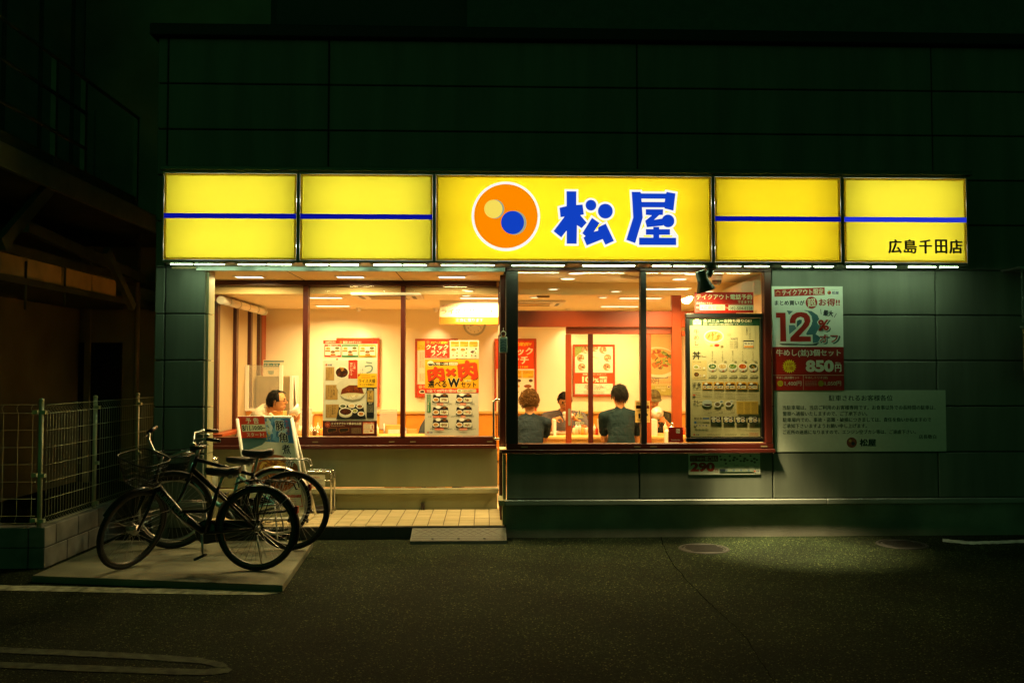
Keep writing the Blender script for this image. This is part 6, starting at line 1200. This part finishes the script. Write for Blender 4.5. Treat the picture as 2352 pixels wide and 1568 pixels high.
def person(name, label, rot, headpx, Y, cfg):
    k = cfg.get('k', 1.); sw = cfg.get('sw', .19); th = R(cfg.get('lean', 12)); u = Vector((0, math.sin(th), math.cos(th))); pel = Vector((0, 0, .09))
    hd = cfg.get('hd', (0, .05, .145)); neck = pel+u*.47; hc = neck+Vector(hd); hp = R(cfg.get('hpitch', 15)); hy = R(cfg.get('hyaw', 0))
    HR = Matrix.Rotation(hy, 3, 'Z') @ Matrix.Rotation(-hp, 3, 'X'); Rz = Matrix.Rotation(rot, 3, 'Z')
    tgt = onY(headpx[0], headpx[1], Y); wh = Rz @ hc; loc = Vector((tgt.x-wh.x, tgt.y-wh.y, tgt.z-hc.z))     # seat surface under the pelvis
    toL = lambda w_: Rz.inverted() @ (Vector(w_)-loc)
    pr = []                                                                                                # (kind, a, ra, b, rb, mat) / ellipsoid
    def cap(a_, ra, b_, rb, m): pr.append(('c', Vector(a_), ra, Vector(b_), rb, m))
    def ell(c, r, m, M_=None): pr.append(('e', Vector(c), Vector(r), M_ or Matrix.Identity(3), 0, m))
    sh, pa = cfg['shirt'], cfg.get('pants', PANTS); RU = Matrix.Rotation(-th, 3, 'X')
    ell(pel, (.165*k, .135*k, .115), pa); bl_ = cfg.get('belly', 1)
    for i in range(15):
        tt = i/14; hw = np.interp(tt, [0, .25, .6, .78, .9, 1], [.16*k, .150*k, .165*k, sw*.90, sw*.62, .075]); dp = np.interp(tt, [0, .25, .6, .85, 1], [.125*k*bl_, .125*k*bl_, .118*k, .085*k, .055]); ell(pel+u*(.05+.385*tt)+Vector((0, .012*math.sin(PI*tt)*bl_, 0)), (hw, dp, .07), sh, RU)
    for s_ in (-1, 1):
        cap(neck-u*.03, .046, pel+u*.375+Vector((s_*sw*.9, 0, 0)), .056*k, sh); cap((s_*.09, .03, .07), .085*k, (s_*.12, .40, .065), .06, pa); cap((s_*.12, .40, .05), .056, (s_*.12, .36, -.36), .04, pa); cap((s_*.12, .35, -.395), .035, (s_*.13, .50, -.405), .03, EYE)
    cap(neck-u*.05, .058, hc-Vector((0, .01, .05)), .052, SK)
    hs = cfg.get('hs', 1.); f = lambda x, y, z: hc + HR @ Vector((x, y, z))*hs; ell0 = ell
    def ell(c, r, m, M_=None): ell0(c, tuple(v*(hs if M_ is HR else 1) for v in r), m, M_)
    ell(hc, (.074*cfg.get('face', 1), .093, .108), SK, HR); ell(f(0, .022, -.055), (.058*cfg.get('face', 1), .066, .058), SK, HR)
    ell(f(0, .095, -.008), (.012, .018, .022), SK, HR); ell(f(0, .098, -.02), (.017, .013, .010), SK, HR)
    for s_ in (-1, 1):
        ell(f(s_*.076*cfg.get('face', 1), -.005, -.01), (.010, .02, .032), SK, HR); ell(f(s_*.032, .083, .008), (.013, .008, .0055), EYE, HR); ell(f(s_*.032, .087, .03), (.019, .008, .0055), cfg['hair'], HR)
    ell(f(0, .084, -.057), (.024, .010, .007), LIP, HR)
    for s_, (el_, wr, fd, pn) in zip((-1, 1), cfg['arms']):
        S_ = pel+u*.365+Vector((s_*sw, 0, 0)); E_ = toL(el_) if el_ is not None else S_+Vector((s_*.05, .12, -.27)); W_ = toL(wr) if wr is not None else E_+Vector((-s_*.08, .22, .04)); m = S_+(E_-S_)*cfg.get('sleeve', .62)
        cap(S_, .060*k, m, .058*k, sh); cap(m, .044*k**.5, E_, .040*k**.5, SK if cfg.get('sleeve', .62) < 1 else sh); fm = SK if cfg.get('sleeve', .62) <= 1 else sh
        Wf = E_+(W_-E_)*(1. if fm is SK else .82); cap(E_, .040*k**.5, Wf, .028 if fm is SK else .036, fm)
        if fm is not SK: cap(Wf, .026, W_, .025, SK)
        d = (Rz.inverted() @ Vector(fd)).normalized(); n_ = Rz.inverted() @ Vector(pn); n_ = (n_-d*n_.dot(d)).normalized(); sd = d.cross(n_)
        ell(W_+d*.045, (.040, .045, .016), SK, Matrix((sd, d, n_)).transposed())
        for i, (o, L_) in enumerate(((-.031, .85), (-.011, 1.), (.010, .95), (.029, .78))):
            r0 = W_+d*.075+sd*o; a1, a2 = .7, 1.5; d1 = d*math.cos(a1)+n_*math.sin(a1); d2 = d*math.cos(a2)+n_*math.sin(a2); p1 = r0+d1*.036*L_; p2 = p1+d2*.03*L_; p3 = p2+(d2*.5+n_*.5-d*.3).normalized()*.02*L_
            cap(r0, .0095, p1, .009, SK); cap(p1, .009, p2, .0082, SK); cap(p2, .0082, p3, .0075, SK)
        t0 = W_+d*.02+sd*(.034 if s_ < 0 else -.034); t1 = t0+(d*.6+sd*(.6 if s_ < 0 else -.6)+n_*.4).normalized()*.035; cap(t0, .012, t1, .010, SK); cap(t1, .010, t1+(d*.5+n_*.7).normalized()*.028, .0085, SK)
    mb = MB()
    for q in pr:
        if q[0] == 'c': capsule(mb, *q[1:5])
        else: mb.ell(q[1], q[2], SK, 18, 12, q[3])
    root = thing(name, label, 'person', loc, rot)
    tmp = mb.build('tmp'); rm = tmp.modifiers.new('r', 'REMESH'); rm.mode = 'VOXEL'; rm.voxel_size = .008; sm = tmp.modifiers.new('s', 'SMOOTH'); sm.iterations = 5; sm.factor = .5
    with bpy.context.temp_override(scene=_tmp, view_layer=_tmp.view_layers[0]):
        col.objects.unlink(tmp); _tmp.collection.objects.link(tmp); dg = bpy.context.evaluated_depsgraph_get(); dg.update(); me = bpy.data.meshes.new_from_object(tmp.evaluated_get(dg))
    bpy.data.objects.remove(tmp)
    n = len(me.polygons); C = np.empty(n*3); me.polygons.foreach_get('center', C); C = C.reshape(-1, 3); best = np.full(n, 1e9); idx = np.zeros(n, int); ms = []
    for q in pr:
        if q[5] not in ms: ms.append(q[5])
        j = ms.index(q[5])
        if q[0] == 'c':
            a_, b_ = np.array(q[1]), np.array(q[3]); ab = b_-a_; tt = np.clip(((C-a_) @ ab)/max(ab @ ab, 1e-9), 0, 1); D = np.linalg.norm(C-a_-tt[:, None]*ab, axis=1)-(q[2]+(q[4]-q[2])*tt)
        else:
            L_ = (C-np.array(q[1])) @ np.array(q[3]); rr = np.array(q[2]); kk = np.linalg.norm(L_/rr, axis=1); D = (kk-1)*rr.min()
            if q[5] in (EYE, LIP, cfg['hair']): D = np.where(kk < 1.35, D-.012, D)
            elif q[5] is sh: D = np.where(D > .02, D+.03, D)
        hit = D < best; best[hit] = D[hit]; idx[hit] = j
    me.materials.clear()
    for m in ms: me.materials.append(m)
    me.polygons.foreach_set('material_index', idx.astype(np.int32)); me.polygons.foreach_set('use_smooth', np.ones(n, bool)); me.name = 'body'; bo = link('body', me, root)
    # hair: a cap of short strands
    q = random.Random(cfg.get('seed', 1)); hm = cfg['hair']; mb = MB(); style = cfg['style']; vs, fs, key = [], [], {}
    N1, N2 = 22, 28
    def hairline(a, t):                                         # a: 0 = front; t: 0 top .. 1 chin
        fr = math.cos(a)
        if style == 'bald': return t < (.66 if fr < -.3 else .50 if fr < .35 else .17)
        return t < (.70 if fr < -.35 else .52 if fr < .35 else .34)
    def hpnt(a, t, off): v = Vector((.076*cfg.get('face', 1)*math.sin(PI*t)*math.sin(a), .095*math.sin(PI*t)*math.cos(a)-.004, .110*math.cos(PI*t))); nn = Vector((v.x/.074**2, v.y/.093**2, v.z/.108**2)).normalized(); return v+nn*off, nn
    for i in range(N1):
        for j in range(N2):
            t0, t1, a0_, a1_ = i/N1, (i+1)/N1, 2*PI*j/N2, 2*PI*(j+1)/N2
            if hairline((a0_+a1_)/2, (t0+t1)/2):
                o = cfg.get('vol', .010); V = [f(*hpnt(a, t, o*(.6+.4*math.sin(7*a+11*t)))[0]) for a, t in ((a0_, t0), (a1_, t0), (a1_, t1), (a0_, t1))]; mb.add(V, [(0, 1, 2, 3)], hm, True)
    for i in range(cfg.get('ns', 420)):
        a, t = q.uniform(0, 2*PI), math.acos(1-2*q.random())/PI
        if not hairline(a, t): continue
        p, nn = hpnt(a, t, .004); dn = Vector((nn.x*.3, -.25+nn.y*.3, -1)); dn = (dn-nn*dn.dot(nn)).normalized() if style != 'curly' else Vector((q.gauss(0, 1), q.gauss(0, 1), q.gauss(0, 1))).normalized(); L_ = cfg.get('len', .03)*q.uniform(.6, 1.3)
        if style == 'curly':
            c0 = p+nn*q.uniform(.008, .03); rr = q.uniform(.008, .014); e1_ = dn.orthogonal().normalized(); e2_ = dn.cross(e1_); mb.tube([f(*(c0+e1_*rr*math.cos(b)+e2_*rr*math.sin(b)+dn*b*.002)) for b in np.linspace(0, 6, 9)], .0032, hm, 4)
        else: mb.tube([f(*p), f(*(p+nn*.010+dn*L_*.4)), f(*(p+nn*.010+dn*L_+Vector((q.gauss(0, .003), q.gauss(0, .003), 0))))], [.004, .0035, .001], hm, 4, caps=False)
    mb.build('hair', root)
    if cfg.get('glasses'):
        mb = MB()
        for s_ in (-1, 1): mb.tube([f(s_*.034+.024*math.cos(b), .104, .004+.018*math.sin(b)) for b in np.linspace(0, 6.28, 15)[:-1]], .0022, EYE, 5, closed=True); mb.tube([f(s_*.058, .102, .006), f(s_*.079, .07, .008), f(s_*.08, -.005, .004)], .002, EYE, 5)
        mb.tube([f(-.012, .106, .006), f(.012, .106, .006)], .0022, EYE, 5); mb.build('glasses', root)
    if cfg.get('cap'):
        mb = MB(); prof = [(t, .016) for t in (0, .1, .2, .3, .36)]; V = []
        for i in range(9):
            t = .40*i/8
            for j in range(24): V.append(f(*hpnt(2*PI*j/24, t, .020 if i < 8 else .016)[0]))
        mb.add(V, [(i*24+j, (i+1)*24+j, (i+1)*24+(j+1) % 24, i*24+(j+1) % 24) for i in range(8) for j in range(24)], cfg['cap'], True)
        V = []
        for i in range(5):
            for j in range(11): a = -1.0+2.0*j/10; b0 = hpnt(a, .38, .018)[0]; V.append(f(b0.x*(1+.05*i), b0.y+.016*i*math.cos(a), b0.z-.004*i-.008*abs(a)))
        mb.add(V, [(i*11+j, i*11+j+1, (i+1)*11+j+1, (i+1)*11+j) for i in range(4) for j in range(10)], cfg['cap'], True); mb.build('cap', root)
    if cfg.get('collar'):
        mb = MB(); cc = neck-u*.01
        for s_ in (-1, 1): mb.tube([cc+Vector((0, -.06, .02)), cc+Vector((s_*.06, -.01, .015)), cc+Vector((s_*.045, .055, -.03)), cc+Vector((s_*.02, .075, -.07))], [.012, .014, .014, .008], cfg['collar'], 7)
        mb.build('collar', root)
    h = loc.z-FZ; stool(loc.x, loc.y, max(.3, h-.005), cfg['stool']); return root
O = lambda px, py, Y: onY(px, py, Y)
person('person', 'man in white shirt and glasses drinking from a bowl, seen in profile', R(-90), (637, 921), 1.72, dict(lean=30, shirt=cloth('shirt_white', (.62, .52, .40)), sleeve=1.2, hair=HB_, style='bald', hs=1.08, glasses=True, hd=(0, .14, .06), hpitch=2, sw=.19, ns=500, len=.05, vol=.012, seed=3,
    arms=((O(672, 1010, 1.78), O(682, 966, 1.78), (.05, -.25, .9), (-.3, .9, .1)), (O(650, 1000, 1.50), O(657, 963, 1.58), (.6, .2, .6), (.5, .3, -.5))), stool='orange stool under the man in the white shirt'))
person('person', 'curly brown-haired diner in dark grey tee seen from behind', 0, (1216, 922), 1.86, dict(lean=14, shirt=cloth('tee_slate', (.018, .028, .036)), hair=HBR, style='curly', ns=1300, vol=.026, hs=1.08, sw=.20, hpitch=12, seed=5, k=1.04,
    arms=((None, None, (0, 1, 0), (0, 0, -1)), (O(1251, 1008, 1.98), O(1240, 995, 2.22), (-.5, .8, 0), (0, 0, -1))), stool='orange stool under the curly-haired diner'))
person('person', 'heavy man in striped polo and glasses eating, facing the window', R(180), (1297, 920), 3.02, dict(lean=16, k=1.28, sw=.235, belly=1.15, face=1.12, shirt=stripes('polo_stripes'), hair=HB_, style='short', glasses=True, hpitch=30, hd=(0, .08, .125), seed=6, collar=cloth('collar_purple', (.10, .055, .11)),
    arms=((O(1349, 992, 2.92), O(1330, 968, 2.80), (-.7, -.1, .4), (-.3, .2, .9)), (O(1256, 1000, 2.9), O(1272, 964, 2.78), (.7, -.1, .3), (.1, .3, -.9))), stool='orange stool under the man in the striped polo'))
person('person', 'short black-haired diner in dark teal tee seen from behind', 0, (1423, 908), 1.90, dict(lean=12, shirt=cloth('tee_teal', (.013, .028, .034)), hair=HB_, style='short', ns=900, len=.045, vol=.016, hs=1.1, sw=.205, hpitch=16, hyaw=8, seed=8, k=1.05,
    arms=((O(1388, 1010, 2.0), O(1400, 1000, 2.22), (.4, .8, 0), (0, 0, -1)), (O(1462, 1010, 2.0), O(1450, 1000, 2.22), (-.4, .8, 0), (0, 0, -1))), stool='orange stool under the diner in the teal tee'))
person('person', 'diner in olive cap holding a white bowl to his face', R(180), (1502, 916), 3.0, dict(lean=10, shirt=cloth('tee_olive', (.022, .022, .016)), hair=HB_, style='short', cap=cloth('cap_olive', (.08, .06, .025)), hpitch=22, hd=(0, .06, .13), sw=.20, seed=9,
    arms=((O(1541, 985, 2.9), O(1526, 966, 2.78), (-.6, 0, .6), (-.5, .2, .4)), (O(1475, 1000, 2.9), O(1498, 985, 2.78), (.6, 0, .5), (.4, .2, .4))), stool='orange stool under the capped diner'))
person('person', 'diner in blue-grey jacket mostly hidden behind the double-meat poster', R(-80), (1003, 925), 2.75, dict(lean=14, shirt=cloth('jacket_bluegrey', (.05, .06, .065)), sleeve=1.2, hair=HB_, style='short', hpitch=14, seed=11, k=1.1,
    arms=((None, None, (1, 0, 0), (0, 0, -1)), (None, None, (1, 0, 0), (0, 0, -1))), stool='orange stool under the diner in the blue-grey jacket'))
def held_bowl(px, py, Y, r, h, tilt, lab, az=0.):
    t = thing('bowl', lab, 'bowl', O(px, py, Y)); t.rotation_euler = (0, tilt, az) if not isinstance(tilt, tuple) else tilt
    MB().lathe([(0, -h*.5), (r*.45, -h*.5), (r*.5, -h*.42), (r*.8, h*.05), (r, h*.5), (r*.96, h*.5), (r*.75, h*.08), (r*.4, -h*.36), (0, -h*.38)], mat('bowl_white', (.82, .78, .68), .3, var=.03), 26).build('body', t); MB().lathe([(r*.4, -h*.62), (r*.42, -h*.5), (r*.36, -h*.5), (r*.35, -h*.62)], mat('bowl_white', (.8,)*3), 20).build('foot_ring', t)
held_bowl(679, 945, 1.68, .088, .075, R(-50), 'white bowl tilted to the mouth of the man in the white shirt')
held_bowl(1303, 957, 2.74, .075, .08, (R(-25), R(15), 0), 'white bowl held by the man in the striped polo')
held_bowl(1511, 950, 2.76, .085, .085, (R(-80), 0, 0), 'white bowl lifted by the capped diner')
def plate_(px, Y, z, r, lab, c):
    p = onZ(px, 1000, z); t = thing('dish', lab, 'dish', (O(px, 990, Y).x, Y, z)); MB().lathe([(0, .004), (r*.6, .004), (r*.65, 0), (r*.7, .004), (r, .03), (r*.97, .033), (r*.66, .012), (0, .010)], mat('bowl_white', (.8,)*3), 24).build('plate', t); MB().ell((0, 0, .02), (r*.6, r*.6, .022), mat('food_'+c, c, .6, var=.5, vs_=60, bump=1, bs=90), 16, 8).build('food', t)
plate_(1290, 2.52, .826, .13, 'white plate of food before the man in the striped polo', '#6a3c14'); plate_(1262, 2.42, .826, .09, 'white dish in front of the curly-haired diner', '#c8b890'); plate_(1240, 2.3, .826, .1, 'dark-sauced dish by the seat divider', '#2c1c10')
t = thing('chopsticks', 'pair of chopsticks in the hand of the man in the striped polo', 'chopsticks', (0, 0, 0)); 
for o in (0, .006): MB().tube([O(1277, 955, 2.74)+Vector((0, o, o)), O(1301, 951, 2.70)+Vector((0, o*.4, 0))], [.003, .002], mat('chopstick', (.05, .03, .02), .4), 6).build('stick', t)
bpy.data.scenes.remove(_tmp)
